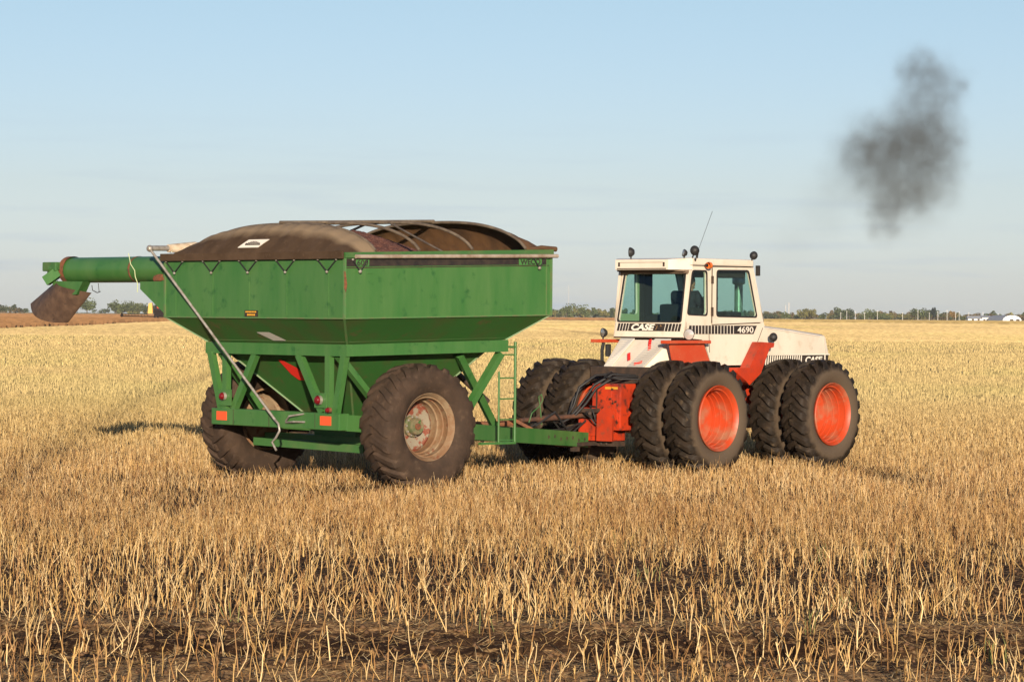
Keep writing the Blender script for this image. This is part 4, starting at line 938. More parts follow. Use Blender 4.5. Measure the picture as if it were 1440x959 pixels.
# hood
mb = MB(); hs = .70
def hring(u, zt_, zc, w_): return [V(u, -w_, 1.93), V(u, -w_, zt_-.03), V(u, -w_+.06, zt_), V(u, 0, zc), V(u, w_-.06, zt_), V(u, w_, zt_-.03), V(u, w_, 1.93)]
Rg = [hring(2.72, 2.45, 2.52, .745), hring(3.7, 2.38, 2.43, .735), hring(4.74, 2.285, 2.33, .725)]
last = [V(4.93, -.70, 1.93), V(4.82, -.70, 2.23), V(4.82, -.66, 2.25), V(4.80, 0, 2.29), V(4.82, .66, 2.25), V(4.82, .70, 2.23), V(4.93, .70, 1.93)]; Rg.append(last)
vr = [[mb.bm.verts.new(p) for p in r_] for r_ in Rg]
for A, B in zip(vr, vr[1:]):
    for i in range(6): mb.bm.faces.new([A[i], A[i+1], B[i+1], B[i]])
mb.bm.faces.new(vr[-1]); mb.bm.faces.new(vr[0]); hood = mb.build('hood', WHITE, tr, 30)
mb = MB(); mb.beam(V(2.86, .748, 2.40), V(4.6, .735, 2.25), .008, .008); mb.beam(V(4.72, .735, 2.27), V(4.80, .733, 1.94), .008, .008); mb.build('panel_line', GREYL, hood)
mb = MB(); mb.box(2.75, 4.90, -.715, .715, 1.73, 1.93); grille = mb.build('hood_skirt', DECAL, tr)
mb = MB()
for k in range(18): mb.hexa([V(2.86+.068*k+d[0], .715+d[1], 1.755+d[2]) for d in ((0,0,0),(.013,0,0),(.013,.012,0),(0,.012,0),(.02,0,.16),(.033,0,.16),(.033,.012,.16),(.02,.012,.16))])
mb.beam(V(2.8, .725, 1.928), V(4.92, .725, 1.928), .02, .014); mb.beam(V(4.78, .722, 1.74), V(4.78, .722, 1.93), .016, .012); mb.build('grille_slat', WDEC, grille)
text('lettering', 'CASE', WDEC, grille, frameM(V(4.16, .722, 1.775), (1, 0, 0), (0, 0, 1)), .54, .12, shear=.2, bold=.04)
# decal strip along the cab side with the number
sd_ = curve_mesh('decal_strip', DECAL, tr, [[(.59, 2.295), (2.50, 2.295), (2.60, 2.44), (.64, 2.44)]], .006, sideM(.7645))
mb = MB()
for k in range(14): 
    u = .70+.092*k; mb.box(u, u+.014, .764, .7695, 2.296, 2.439)
mb.build('decal_slot', WDEC, sd_)
text('lettering', '4690', WDEC, sd_, frameM(V(2.02, .770, 2.313), (1, 0, 0), (0, 0, 1)), .47, .108, bold=.014)
# rear deck: sloping white panel with louvred wings, red stickers
mb = MB(); A = [V(.30, -.40, 2.19), V(.30, .60, 2.19), V(-.2, .45, 1.73), V(-.2, -.36, 1.73)]
mb.hexa([A[3], A[2], A[1], A[0]]+[p+Vector((.03, 0, -.03)) for p in (A[3], A[2], A[1], A[0])]); dk = mb.build('rear_deck', WHITE, tr)
mb = MB()
mb.hexa([V(-.20, .10, 1.735), V(-.24, .46, 1.735), V(.27, .66, 2.20), V(.26, .34, 2.20), V(-.21, .10, 1.75), V(-.25, .46, 1.75), V(.26, .66, 2.215), V(.25, .34, 2.215)])
mb.hexa([V(-.24, -.36, 1.735), V(-.20, -.24, 1.735), V(.26, -.10, 2.20), V(.27, -.40, 2.20), V(-.25, -.36, 1.75), V(-.21, -.24, 1.75), V(.25, -.10, 2.215), V(.26, -.40, 2.215)])
mb.build('louvre_panel', GREYL, dk)
mb = MB()
for k in range(13):
    tt = .06+.068*k; mb.beam(V(-.235+.5*tt, .13+.24*tt, 1.76+.465*tt), V(-.25+.5*tt, .45+.2*tt, 1.76+.465*tt), .007, .006); mb.beam(V(-.25+.5*tt, -.35-.03*tt, 1.76+.465*tt), V(-.22+.5*tt, -.25+.14*tt, 1.76+.465*tt), .007, .006)
mb.build('louvre_slat', WHITE, dk)
mb = MB(); mb.hexa([V(-.22, .46, 1.72), V(.45, .80, 1.74), V(.45, .74, 2.10), V(.30, .62, 2.18)]+[p+V(0, -.02, 0) for p in (V(-.22, .46, 1.72), V(.45, .80, 1.74), V(.45, .74, 2.10), V(.30, .62, 2.18))]); mb.build('deck_wing', WHITE, dk)
mb = MB(); mb.box(-.27, -.18, -.42, .47, 1.69, 1.735, .006); mb.build('deck_edge', WHITE, dk)
def dpt(v, tt, d=.012): return V(-.2+.5*tt-d*.7, v, 1.73+.46*tt+d*.7)
for (v0, t0, v1, t1) in ((.24, .95, .36, .58), (-.02, .45, .08, .2), (.24, .06, .38, .14)):
    mb = MB(); a_, b__ = dpt(v0, t0, .045), dpt(v1, t1, .045); mb.beam(a_, b__, .055, .006, up=(-.7, 0, .7)); mb.build('red_sticker', SMV, dk)
# fenders
for s in (1, -1):
    mb = MB(); mb.box(-.16 if s > 0 else .15, .98, min(s*.76, s*.97), max(s*.76, s*.97), 2.135, 2.19, .008)
    fe = mb.build('rear_fender', REDF, tr)
    if s > 0: curve_mesh('fender_panel', REDF, fe, [[(-.05, 2.13), (.90, 2.13), (1.12, 1.76), (.10, 1.66)]], .03, sideM(s*.86))
    curve_mesh('front_fender', RED, tr, [[(2.42, 2.16), (2.80, 2.14), (2.78, 2.07), (2.66, 2.05), (2.40, 1.62), (2.06, 1.42), (1.95, 1.50), (1.72, 1.62), (1.70, 1.72), (2.06, 1.72)]], .20, sideM(s*.90))
    mb = MB(); mb.box(-.2, .5, min(s*.45, s*.80), max(s*.45, s*.80), 1.55, 1.70); mb.build('bracket', DARK, tr)
mb = MB(); mb.tube([V(.30, -.80, 2.16), V(.28, -.82, 2.0), V(.3, -.83, 1.78)], .03, 8); mb.tube([V(.4, -.78, 2.1), V(.42, -.8, 1.9)], .05, 8); mb.build('hand_rail', BLACK, tr)
# inside the cab
mb = MB(); mb.box(.95, 1.10, -.12, .34, 2.42, 2.80, .05); mb.box(1.0, 1.5, -.15, .38, 2.42, 2.58, .05); mb.box(1.0, 1.4, .40, .56, 2.55, 2.74, .03); mb.build('driver_seat', SEAT, tr)
mb = MB(); mb.box(2.2, 2.6, -.35, .45, 2.4, 2.68, .04); mb.tube([V(2.3, .1, 2.6), V(2.05, .1, 2.82)], .03); mb.lathe([(.20, -.012), (.212, 0), (.20, .012), (.188, 0)], (0,0,0), 'x', 28, True); 
mb.build('dashboard', BLACK, tr)
mb = MB(); mb.lathe([(.19, 0), (.2, -.012), (.212, 0), (.2, .012)], (0,0,0), 'z', 28, True); mb.box(-.19, .19, -.01, .01, -.006, .006); sw = mb.build('steering_wheel', BLACK, tr); sw.data.transform(Matrix.Translation(V(2.03, .1, 2.85)) @ Matrix.Rotation(R(-35), 4, 'Y'))
mb = MB(); mb.box(1.2, 1.9, -.65, -.30, 2.4, 2.62, .04); mb.tube([V(1.5, -.4, 2.6), V(1.6, -.42, 2.8)], .02); mb.box(1.3, 2.4, .2, .66, 3.26, 3.37, .02); mb.sphere(V(1.62, .52, 3.27), .05, n=2); mb.build('console', CABIN, tr)
# exhaust stack behind the cab's far side
mb = MB(); mb.lathe([(.10, 2.3), (.10, 2.66), (.075, 2.68), (.075, 3.16), (.10, 3.165), (.115, 3.18), (.115, 3.27), (.09, 3.30), (.001, 3.30)], V(3.12, 0, 0), 'z', 24); mb.build('exhaust_stack', mat('stack_steel', (.45, .42, .36), .4, .4, c2=(.3, .26, .2), scale=8), tr, 40)
mb = MB(); mb.box(3.0, 3.3, -.12, .12, 2.4, 2.58, .02); mb.build('stack_base', DARK, tr)

# --- the driver, seated, looking forward and a little to the left
def skin_body(name, J, E, rad, m, root=0, sub=2):
    me = bpy.data.meshes.new(name); me.from_pydata([Vector(j) for j in J], E, []); o = bpy.data.objects.new(name, me); COL.objects.link(o)
    sk = o.modifiers.new('s', 'SKIN'); sb = o.modifiers.new('b', 'SUBSURF'); sb.levels = sub; sb.render_levels = sub
    for i, r in enumerate(rad):
        rr = r if isinstance(r, tuple) else (r, r); me.skin_vertices[0].data[i].radius = rr; me.skin_vertices[0].data[i].use_root = (i == root)
    bpy.context.view_layer.update(); me2 = bpy.data.meshes.new_from_object(o.evaluated_get(bpy.context.evaluated_depsgraph_get()))
    bpy.data.objects.remove(o); me2.materials.clear(); me2.materials.append(m); me2.polygons.foreach_set('use_smooth', [True]*len(me2.polygons))
    p = bpy.data.objects.new(name, me2); COL.objects.link(p); return p
pu, pv = 1.38, .10
J = [(pu, -pv, 2.62), (pu+.02, -pv, 2.78), (pu+.06, -pv, 2.94), (pu+.08, -pv, 3.02),
     (pu+.02, -pv+.21, 2.96), (pu+.14, -pv+.29, 2.76), (pu+.42, -pv+.16, 2.72), (pu+.62, -pv+.12, 2.84),
     (pu+.02, -pv-.23, 2.96), (pu+.14, -pv-.30, 2.76), (pu+.42, -pv-.16, 2.72), (pu+.62, -pv-.06, 2.84),
     (pu+.08, -pv+.10, 2.60), (pu+.50, -pv+.14, 2.62), (pu+.60, -pv+.14, 2.40), (pu+.08, -pv-.10, 2.60), (pu+.50, -pv-.14, 2.62), (pu+.60, -pv-.14, 2.40)]
E_ = [(0,1),(1,2),(2,3),(2,4),(4,5),(5,6),(6,7),(2,8),(8,9),(9,10),(10,11),(0,12),(12,13),(13,14),(0,15),(15,16),(16,17)]
rad = [(.18,.15),(.19,.15),(.19,.13),.07,.095,.075,.055,.038,.095,.075,.048,.035,.09,.075,.05,.09,.075,.05]
person = skin_body('person', J, E_, rad, NAVY); person.location = TRAC_A; person.rotation_euler = (0, 0, TRAC_T)
tag(person, 'person in dark clothing sitting at the wheel inside the tractor cab', 'person')
mb = MB(); mb.sphere((0, 0, 0), .1, (1.0, .78, 1.22), 3); mb.tube([(-.01, 0, -.18), (0, 0, -.06)], [.055, .05], 12); mb.sphere((.10, 0, -.01), .018, (1, .7, 1.3), 2)
mb.sphere((0, .078, -.01), .025, (.7, .35, 1.2), 2); mb.sphere((0, -.078, -.01), .025, (.7, .35, 1.2), 2); mb.sphere((.075, 0, -.085), .035, (1, 1, .7), 2)
hd = mb.build('head', SKIN, person, 60); hd.location = (pu+.12, -pv-.04, 3.17)
mb = MB(); mb.sphere((-.015, 0, .035), .103, (1.02, .84, 1.1), 3); mb.build('hair', HAIR, hd, 60)
for s in (.12, -.06):
    mb = MB(); mb.sphere((pu+.66, -pv+s, 2.86), .04, (1.1, .9, .6), 2)
    for k in range(5): mb.tube([(pu+.67, -pv+s-.028+.014*k, 2.87), (pu+.72, -pv+s-.03+.015*k, 2.87), (pu+.73, -pv+s-.03+.015*k, 2.84)], .008, 6)
    mb.build('hand', SKIN, person, 60)

# =================================================================== SMOKE
def smoke():
    Yd = 52.0; S = Yd/F
    bl = [(1288, 100, 36, .85), (1325, 120, 34, .75), (1283, 145, 42, .5), (1325, 165, 36, .65), (1290, 180, 50, .4), (1237, 208, 46, .95), (1275, 210, 48, .8), (1310, 215, 48, .8), (1250, 262, 48, .75), (1285, 268, 38, .6),
          (1246, 302, 34, .75), (1315, 265, 42, .5), (1210, 225, 46, .35), (1195, 245, 50, .15), (1150, 305, 45, .07), (1110, 340, 36, .06), (1244, 328, 24, .4), (1345, 125, 18, .5), (1330, 205, 34, .4), (1270, 230, 85, .16), (1300, 120, 60, .12), (1205, 200, 50, .16), (1175, 270, 60, .06), (1280, 290, 50, .16)]
    mb = MB(); data = []
    for px, py, r, d in bl:
        c = Vector(((px-720)*S, Yd+random.uniform(-.25, .25), H-(py-hor(px))*S)); data.append((c, r*S, d))
        bmesh.ops.create_icosphere(mb.bm, subdivisions=3, radius=r*S*1.55, matrix=Matrix.Translation(c))
    me = bpy.data.meshes.new('smoke'); mb.bm.to_mesh(me); mb.bm.free(); o = bpy.data.objects.new('smoke', me); COL.objects.link(o)
    rm = o.modifiers.new('r', 'REMESH'); rm.mode = 'VOXEL'; rm.voxel_size = .07
    bpy.context.view_layer.update(); me2 = bpy.data.meshes.new_from_object(o.evaluated_get(bpy.context.evaluated_depsgraph_get())); o.modifiers.clear(); o.data = me2
    m = bpy.data.materials.new('diesel_smoke'); m.use_nodes = True; t = m.node_tree
    for n in list(t.nodes): t.nodes.remove(n)
    ou = t.nodes.new('ShaderNodeOutputMaterial'); pvn = t.nodes.new('ShaderNodeVolumePrincipled'); t.links.new(pvn.outputs[0], ou.inputs['Volume'])
    pvn.inputs['Color'].default_value = (.42, .35, .26, 1); pvn.inputs['Anisotropy'].default_value = .2
    gp_ = t.nodes.new('ShaderNodeNewGeometry'); pos = gp_.outputs['Position']
    # warp the position a little so that the puffs are ragged
    wn = t.nodes.new('ShaderNodeTexNoise'); wn.inputs['Scale'].default_value = 2.6; wn.inputs['Detail'].default_value = 4; t.links.new(pos, wn.inputs[0])
    vs = t.nodes.new('ShaderNodeVectorMath'); vs.operation = 'SUBTRACT'; vs.inputs[1].default_value = (.5, .5, .5); t.links.new(wn.outputs['Color'], vs.inputs[0])
    vm = t.nodes.new('ShaderNodeVectorMath'); vm.operation = 'MULTIPLY_ADD'; vm.inputs[1].default_value = (.75, .75, .75); t.links.new(vs.outputs[0], vm.inputs[0]); t.links.new(pos, vm.inputs[2])
    cur = None
    for c, r, d in data:
        ds = t.nodes.new('ShaderNodeVectorMath'); ds.operation = 'DISTANCE'; ds.inputs[1].default_value = c; t.links.new(vm.outputs[0], ds.inputs[0])
        mr = t.nodes.new('ShaderNodeMapRange'); mr.interpolation_type = 'SMOOTHERSTEP'; mr.inputs[1].default_value = 0; mr.inputs[2].default_value = r*1.42; mr.inputs[3].default_value = d; mr.inputs[4].default_value = 0; t.links.new(ds.outputs['Value'], mr.inputs[0])
        if cur is None: cur = mr.outputs[0]
        else:
            a = t.nodes.new('ShaderNodeMath'); a.operation = 'ADD'; t.links.new(cur, a.inputs[0]); t.links.new(mr.outputs[0], a.inputs[1]); cur = a.outputs[0]
    n2 = t.nodes.new('ShaderNodeTexNoise'); n2.inputs['Scale'].default_value = 3.4; n2.inputs['Detail'].default_value = 6; n2.inputs['Roughness'].default_value = .6; t.links.new(pos, n2.inputs[0])
    m2 = t.nodes.new('ShaderNodeMapRange'); m2.inputs[1].default_value = .30; m2.inputs[2].default_value = .68; m2.inputs[3].default_value = .40; m2.inputs[4].default_value = 1.5; t.links.new(n2.outputs[0], m2.inputs[0])
    mu = t.nodes.new('ShaderNodeMath'); mu.operation = 'MULTIPLY'; t.links.new(cur, mu.inputs[0]); t.links.new(m2.outputs[0], mu.inputs[1])
    mu2 = t.nodes.new('ShaderNodeMath'); mu2.operation = 'MULTIPLY'; mu2.inputs[1].default_value = 1.2; t.links.new(mu.outputs[0], mu2.inputs[0])
    t.links.new(mu2.outputs[0], pvn.inputs['Density']); me2.materials.clear(); me2.materials.append(m)
    tag(o, 'drifting puff of dark grey diesel smoke in the sky above the tractor', 'smoke')
smoke()

# =================================================================== FAR THINGS
def crown_pts(c, rx, ry, rz, n, size, base_col, seed=0, conic=False):
    """many small leaf clumps through the volume of a crown; returns coords, faces, colours"""
    r = np.random.default_rng(seed); k = max(5, n//60)
    cc = r.normal(0, .42, (k, 3)); cc[:, 2] = np.abs(cc[:, 2])*1.0-.25; rad = r.uniform(.28, .5, k); w_ = r.integers(0, k, n)
    d = r.normal(0, 1, (n, 3)); d /= np.linalg.norm(d, axis=1, keepdims=True); p = cc[w_]+d*rad[w_][:, None]*r.uniform(.6, 1.05, (n, 1))
    p[:, 2] = np.clip(p[:, 2], -.62, 1.0)
    if conic: p[:, :2] *= np.clip(1.0-.75*(p[:, 2:3]+.6)/1.6, .08, 1)
    P = np.array(c)+p*np.array([rx, ry, rz]); q1 = r.normal(0, 1, (n, 3)); q1 /= np.linalg.norm(q1, axis=1, keepdims=True); q2 = np.cross(q1, r.normal(0, 1, (n, 3))); q2 /= np.linalg.norm(q2, axis=1, keepdims=True)
    s = size*r.uniform(.5, 1.2, (n, 1)); co = np.stack([P-q1*s, P+q2*s*.8, P+q1*s, P-q2*s*.8], 1).reshape(-1, 3); f = np.arange(4*n).reshape(-1, 4)
    tone = r.uniform(.55, 1.25, k)[w_]; col = np.array(base_col)*(tone*r.uniform(.8, 1.2, n))[:, None]; return co, f, np.repeat(col, 4, 0)
def far_tree(px, base_Y, h, wid, col, label, seed, conic=False, n=420):
    n = int(n*1.8)
    x = X_at(px, base_Y); o = empty('tree', (x, base_Y, 0)); tag(o, label, 'tree')
    MB().tube([(0, 0, 0), (.1, 0, h*.3), (0, .1, h*.75)], [h*.035, h*.028, h*.01], 7).build('trunk', BARK, o)
    co, f, c = crown_pts((0, 0, h*.52), wid/2, wid/2, h*.5, n, h*.055, col, seed, conic); cr = np_mesh('crown', co, f, LEAF, c); cr.parent = o
G1, G2, G3, G4 = (.10, .12, .042), (.07, .085, .038), (.17, .155, .05), (.14, .10, .045)
def tree_px(px, y_top, wpx, col, label, seed, Y=2300, conic=False, n=420):
    h = H-(y_top-hor(px))*Y/F; far_tree(px, Y, h, wpx*Y/F, col, label, seed, conic, n)
tree_px(7, 426.5, 24, G2, 'low dark rounded tree at the far left edge of the field', 1)
tree_px(122, 419.5, 38, G1, 'round green tree alone on the horizon right of the hanging spout', 2, n=700)
tree_px(163, 421.5, 22, G1, 'pointed tree rising from the left end of the grove under the auger', 3)
tree_px(186, 423.5, 42, G1, 'broad low tree in the middle of the grove under the auger', 4, n=600)
tree_px(212, 425.5, 30, G2, 'tree behind the distant combine harvester at the end of the grove', 5, n=500)
tree_px(796, 427.5, 30, G1, 'roundest tree of the wood just right of the grain cart', 6)
tree_px(822, 429, 20, G1, 'second hump of the wood between grain cart and tractor', 7)
tree_px(1131, 432.5, 22, G3, 'pale yellow green round tree beyond the tractor hood', 8)
tree_px(1143, 434.5, 16, G3, 'small yellowish tree at the gap in the wood right of the tractor hood', 9)
tree_px(1180, 430.5, 20, G2, 'dark round topped tree just right of the gap in the wood', 10)
tree_px(1194, 430.5, 20, G2, 'tall dark tree beside the first utility poles', 11)
tree_px(1224, 433, 22, G1, 'green broad tree behind the second group of utility poles', 12)
tree_px(1287, 432.5, 24, G1, 'rounded light green tree left of the dark conifer', 13)
tree_px(1313.5, 430.5, 11, (.035, .045, .035), 'dark pointed conifer standing above the wood on the right', 14, conic=True)
tree_px(1302, 434, 16, G2, 'dark tree touching the left side of the conifer', 15)
tree_px(1340, 436, 10, (.24, .15, .05), 'orange autumn tree right of the dark conifer', 16)
# the woods behind read as one mass
cos, fs, cs, off = [], [], [], 0
def wood(px0, px1, ytop, Y, cols, step=7):
    global off
    px = px0; i = 0
    while px < px1:
        yt = ytop+random.uniform(-2.2, 2.5)+(hor(px)-445)*.9; h = H-(yt-hor(px))*Y/F; wd = random.uniform(11, 20)*Y/F
        co, f, c = crown_pts((X_at(px, Y), Y+random.uniform(-25, 60), h*.42), wd/2, wd/2, h*.58, 330, h*.09, random.choice(cols), int(abs(px)*13+i)); cos.append(co); fs.append(f+off); cs.append(c); off += len(co); px += step*random.uniform(.5, 1.4); i += 1
wood(765, 880, 434, 2600, [G1, G3, G2]); wood(765, 880, 436.5, 2500, [G1, G3, G2], 4); wood(1066, 1146, 439, 2500, [G1, G3, G2, G4], 4); wood(1162, 1445, 439, 2500, [G1, G2, G4, G4, G3], 4); wood(1066, 1148, 436.5, 2600, [G1, G3, G2, G4]); wood(1160, 1445, 436.5, 2600, [G1, G2, G4, G4, G3]); wood(1440, 1510, 437, 2600, [G1, G4])
wood(150, 232, 433, 2450, [G1, G2, G3]); wood(-40, 22, 436, 2600, [G2, G4]); wood(22, 110, 442.5, 3200, [G2], 9); wood(232, 770, 438, 3000, [G1, G2], 9); wood(136, 152, 440, 3200, [G2], 6); wood(880, 1066, 436, 2700, [G1, G2], 8); wood(1146, 1164, 442, 3200, [G2], 5)
wd = np_mesh('wood', np.concatenate(cos), np.concatenate(fs), LEAF, np.concatenate(cs)); tag(wd, 'belt of autumn woodland along the horizon', 'wood', kind='stuff')
# utility poles
first = None
for px in (1182, 1190.5, 1202.5, 1215.5, 1233.5, 1269, 1290.5, 1306.5, 1318.5, 1331.5, 1343.5, 1348.5, 1362, 1382, 1404):
    Y = 2150; x = X_at(px, Y)
    if first is None:
        first = MB().tube([(0, 0, 0), (0, 0, 8.2)], [.17, .13], 6).beam((-.7, 0, 7.7), (.7, 0, 7.7), .12, .12).build('utility_pole', mat('pale_pole', (.7, .67, .62), .7), None); o = first
    else: o = first.copy(); COL.objects.link(o)
    s = random.uniform(.72, 1.05); o.location = (x, Y, 0); o.scale = (1, 1, s); tag(o, 'pale thin utility pole in front of the far wood on the right', 'pole', 'utility poles along the far road')
mast = MB(); x0 = X_at(799, 3300)
for a in range(3): mast.tube([(math.cos(a*2.09)*.35, math.sin(a*2.09)*.35, 0), (math.cos(a*2.09)*.3, math.sin(a*2.09)*.3, 36)], .07, 4)
for k in range(35): mast.tube([(math.cos(k*2.09)*.33, math.sin(k*2.09)*.33, k), (math.cos((k+1)*2.09)*.33, math.sin((k+1)*2.09)*.33, k+1)], .05, 4)
mo = mast.build('radio_mast', GREYL, None); mo.location = (x0, 3300, 0); tag(mo, 'very thin lattice mast above the wood right of the cart', 'mast')
mast2 = empty('radio_mast', (X_at(1109, 2900), 2900, 0)); tag(mast2, 'short twin masts above the wood right of the tractor cab', 'mast')
MB().tube([(0, 0, 0), (0, 0, 16.5)], .4, 5).build('mast_pole', GREYL, mast2); MB().tube([(-3.2, 0, 0), (-3.2, 0, 14)], .3, 5).build('mast_pole', GREYL, mast2)
# arched white barn
Yb = 2050; bx = X_at(1423, Yb); barn = empty('barn', (bx, Yb, 0), R(8)); tag(barn, 'white arched barn with dark openings at the far right', 'barn')
prof = [(math.cos(math.pi*i/18)*7.0, math.sin(math.pi*i/18)**.8*4.7) for i in range(19)]
mb = MB(); pts = [Vector((x, 0, z)) for x, z in prof]; mb.poly(pts); mb.build('front_wall', BARNW, barn)
mb = MB()
for a, b_ in zip(prof, prof[1:]): mb.poly([(a[0]*1.01, -.15, a[1]+.05), (b_[0]*1.01, -.15, b_[1]+.05), (b_[0]*1.01-3, 26, b_[1]+.05), (a[0]*1.01-3, 26, a[1]+.05)])
mb.build('roof', ROOFG, barn, 40)
for x in (-.3, 4.2): 
    mb = MB(); mb.hexa([(x-1.3, -.06, 0), (x+1.3, -.06, 0), (x+1.3, .2, 0), (x-1.3, .2, 0), (x-1.3, -.06, 2.0), (x+1.3, -.06, 2.0), (x+1.3, .2, 2.0), (x-1.3, .2, 2.0)]); mb.build('doorway', DARK, barn)
mb = MB(); mb.hexa([(-.9, -.06, 3.6), (.9, -.06, 3.6), (.9, .1, 3.6), (-.9, .1, 3.6), (-.9, -.06, 4.0), (.9, -.06, 4.0), (.9, .1, 4.0), (-.9, .1, 4.0)]); mb.build('vent', DARK, barn)
def house(px0, px1, ztop, zw, label, doors, Y=2080, roofm=ROOFG):
    x0, x1 = X_at(px0, Y), X_at(px1, Y); o = empty('farm_building', ((x0+x1)/2, Y, 0)); tag(o, label, 'building'); L_ = (x1-x0)/2
    mb = MB(); mb.hexa([(-L_, 0, 0), (L_, 0, 0), (L_, 9, 0), (-L_, 9, 0), (-L_, 0, zw), (L_, 0, zw), (L_, 9, zw), (-L_, 9, zw)]); mb.build('wall', BARNW, o)
    mb = MB(); mb.hexa([(-L_-.3, -.4, zw), (L_+.3, -.4, zw), (L_+.3, 9.4, zw), (-L_-.3, 9.4, zw), (-L_-.3, 4.4, ztop), (L_+.3, 4.4, ztop), (L_+.3, 4.6, ztop), (-L_-.3, 4.6, ztop)]); mb.build('roof', roofm, o)
    for d in doors:
        mb = MB(); mb.hexa([(d-.8, -.05, 0), (d+.8, -.05, 0), (d+.8, .2, 0), (d-.8, .2, 0), (d-.8, -.05, 1.9), (d+.8, -.05, 1.9), (d+.8, .2, 1.9), (d-.8, .2, 1.9)]); mb.build('doorway', DARK, o)
house(1361, 1381, 4.1, 2.0, 'long low farm building with a grey roof left of the arched barn', (-1.6, 2.5)); house(1381, 1393, 4.4, 2.9, 'taller pale shed with grey roof nearest the arched barn', (-1.5, .9))
# far combine harvester cutting the brown crop
Yc = 830; cx = X_at(222, Yc); cb = empty('combine_harvester', (cx, Yc, 0), 0); tag(cb, 'distant combine harvester with a yellow side panel and wide cutting header', 'combine')
mb = MB(); mb.hexa([(-1.2, 0, 1.2), (3.4, 0, 1.2), (3.4, 3, 1.2), (-1.2, 3, 1.2), (-1.2, 0, 3.3), (2.6, 0, 2.9), (2.6, 3, 2.9), (-1.2, 3, 3.3)]); mb.build('body', GREYM, cb)
mb = MB(); mb.hexa([(-2.9, -.4, 2.1), (-1.5, -.4, 2.1), (-1.5, 1.2, 2.1), (-2.9, 1.2, 2.1), (-2.7, -.4, 5.0), (-1.7, -.4, 5.2), (-1.7, 1.2, 5.2), (-2.7, 1.2, 5.0)]); mb.build('side_panel', YEL, cb)
mb = MB(); mb.hexa([(-1.2, .2, 3.0), (.6, .2, 3.0), (.6, 2.2, 3.0), (-1.2, 2.2, 3.0), (-1.0, .3, 4.6), (.2, .3, 4.6), (.2, 2.1, 4.6), (-1.0, 2.1, 4.6)]); mb.build('cab', mat('combine_cab', (.02, .016, .016), .9), cb)
mb = MB(); mb.sphere((.0, .2, 3.9), .45, n=2); mb.build('warning_lamp', mat('combine_red', (.5, .08, .05), .4), cb)
mb = MB(); mb.tube([(-10.2, -1.2, 1.35), (2.5, -1.2, 1.25)], .16, 8); mb.tube([(-10.2, -1.4, 1.9), (-2.9, -1.4, 1.9)], .10, 6)
for k in range(9): mb.beam((-10+.9*k, -1.3, 1.3), (-10+.9*k, -1.5, 2.0), .07, .12)
mb.sphere((-10.2, -1.2, 1.5), .45, n=2); mb.sphere((-10.2, -1.2, 2.0), .3, n=2); mb.build('header', GREYM, cb)
for x in (-.5, 2.6): 
    w_ = MB().lathe([(.3, -.25), (.7, -.3), (.8, 0), (.7, .3), (.3, .25)], (x, -.2, .82), 'y', 20).build('wheel', BLACK, cb)

# a few green weeds standing in the near stubble
rng = np.random.default_rng(5); X_, Y_, = [], []
for (px, py, n) in ((1190, 850, 8), (1150, 905, 5), (1165, 790, 9), (1220, 800, 4), (330, 880, 3), (905, 815, 7), (880, 770, 4), (1410, 935, 7), (700, 900, 2)):
    gx_, gy_ = gpt(px, py)
    X_ += list(gx_+rng.normal(0, .07, n)); Y_ += list(gy_+rng.normal(0, .12, n))
X_, Y_ = np.array(X_), np.array(Y_); n = len(X_); h = rng.uniform(.12, .26, n); ln = np.abs(rng.normal(0, .2, n)); az_ = rng.uniform(0, 6.28, n)
P = np.stack([np.stack([X_, Y_, ground_z(X_, Y_)], -1), np.stack([X_+np.cos(az_)*ln*h*.5, Y_+np.sin(az_)*ln*h*.5, ground_z(X_, Y_)+h*.6], -1), np.stack([X_+np.cos(az_)*ln*h*1.4, Y_+np.sin(az_)*ln*h*1.4, ground_z(X_, Y_)+h], -1)], 1)
c_, f_ = seg_tubes(P, np.tile(np.array([.006, .005, .001]), (n, 1))); cw = np.repeat(np.array([.20, .20, .07])*rng.uniform(.7, 1.4, (n, 1)), 9, 0)
we = np_mesh('weeds', c_, f_, LEAF, cw); tag(we, 'thin green shoots growing up among the near stubble', 'weeds', kind='stuff')

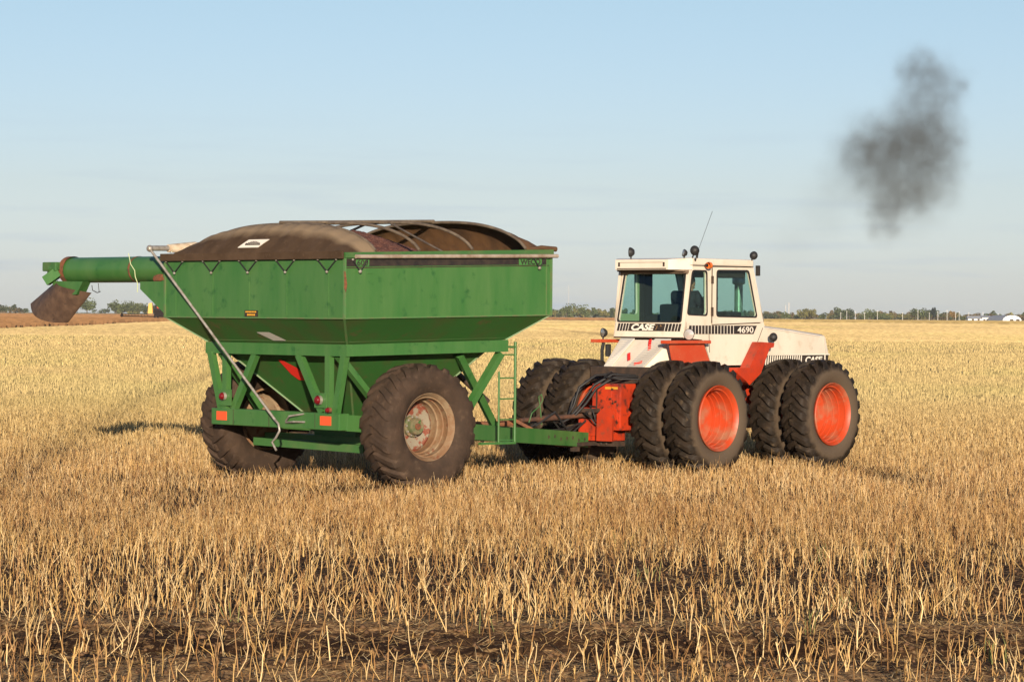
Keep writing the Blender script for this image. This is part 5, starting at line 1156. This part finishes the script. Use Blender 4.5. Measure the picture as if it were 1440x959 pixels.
# ------------------------------------------------------------------ loose pieces of one part become parts of their own
def split(o):
    me = o.data; bm = bmesh.new(); bm.from_mesh(me); bm.verts.ensure_lookup_table(); seen = set(); groups = []
    for v in bm.verts:
        if v.index in seen: continue
        st_, g_ = [v], []; seen.add(v.index)
        while st_:
            q_ = st_.pop(); g_.append(q_.index)
            for e in q_.link_edges:
                w_ = e.other_vert(q_)
                if w_.index not in seen: seen.add(w_.index); st_.append(w_)
        groups.append(set(g_))
    bm.free()
    if len(groups) < 2 or len(groups) > 60: return
    for i, g_ in enumerate(groups):
        b_ = bmesh.new(); b_.from_mesh(me); b_.verts.ensure_lookup_table()
        bmesh.ops.delete(b_, geom=[v for v in b_.verts if v.index not in g_], context='VERTS')
        m2 = bpy.data.meshes.new(me.name); b_.to_mesh(m2); b_.free(); m2.materials.append(me.materials[0])
        if i == 0: first_m = m2
        else:
            c = bpy.data.objects.new(o.name.split('.')[0], m2); COL.objects.link(c); c.parent = o.parent; c.matrix_local = o.matrix_local
    o.data = first_m
SPL = {'weld_line', 'seam_strip', 'lamp_plate', 'joint_line', 'louvre_panel', 'louvre_slat', 'hook', 'weld_bead', 'cross_member', 'hydraulic_hose', 'hose', 'bolt', 'wheel_bolt', 'cover_plate', 'sticker', 'grease_stain', 'hand_rail', 'chassis', 'underbody', 'drawbar', 'rim_flange', 'wire', 'hinge_bracket', 'drive_shaft', 'crank_holder', 'hitch_plate', 'mud_spatter', 'tube_flange', 'decal_slot'}
for o in list(COL.objects):
    if o.type == 'MESH' and o.parent and o.name.split('.')[0] in SPL: split(o)

# thin autumn haze over the plain
hb = MB(); hb.hexa([(-6000, -600, -2), (6000, -600, -2), (6000, 5200, -2), (-6000, 5200, -2), (-6000, -600, 70), (6000, -600, 70), (6000, 5200, 70), (-6000, 5200, 70)])
hm_ = bpy.data.materials.new('haze_air'); hm_.use_nodes = True; t = hm_.node_tree
for n in list(t.nodes): t.nodes.remove(n)
ou = t.nodes.new('ShaderNodeOutputMaterial'); pv_ = t.nodes.new('ShaderNodeVolumePrincipled'); pv_.inputs['Density'].default_value = HAZE; pv_.inputs['Color'].default_value = (.86, .90, .95, 1); t.links.new(pv_.outputs[0], ou.inputs['Volume'])
ho = hb.build('haze', hm_, None); tag(ho, 'thin pale haze lying over the far fields', 'haze', kind='stuff')
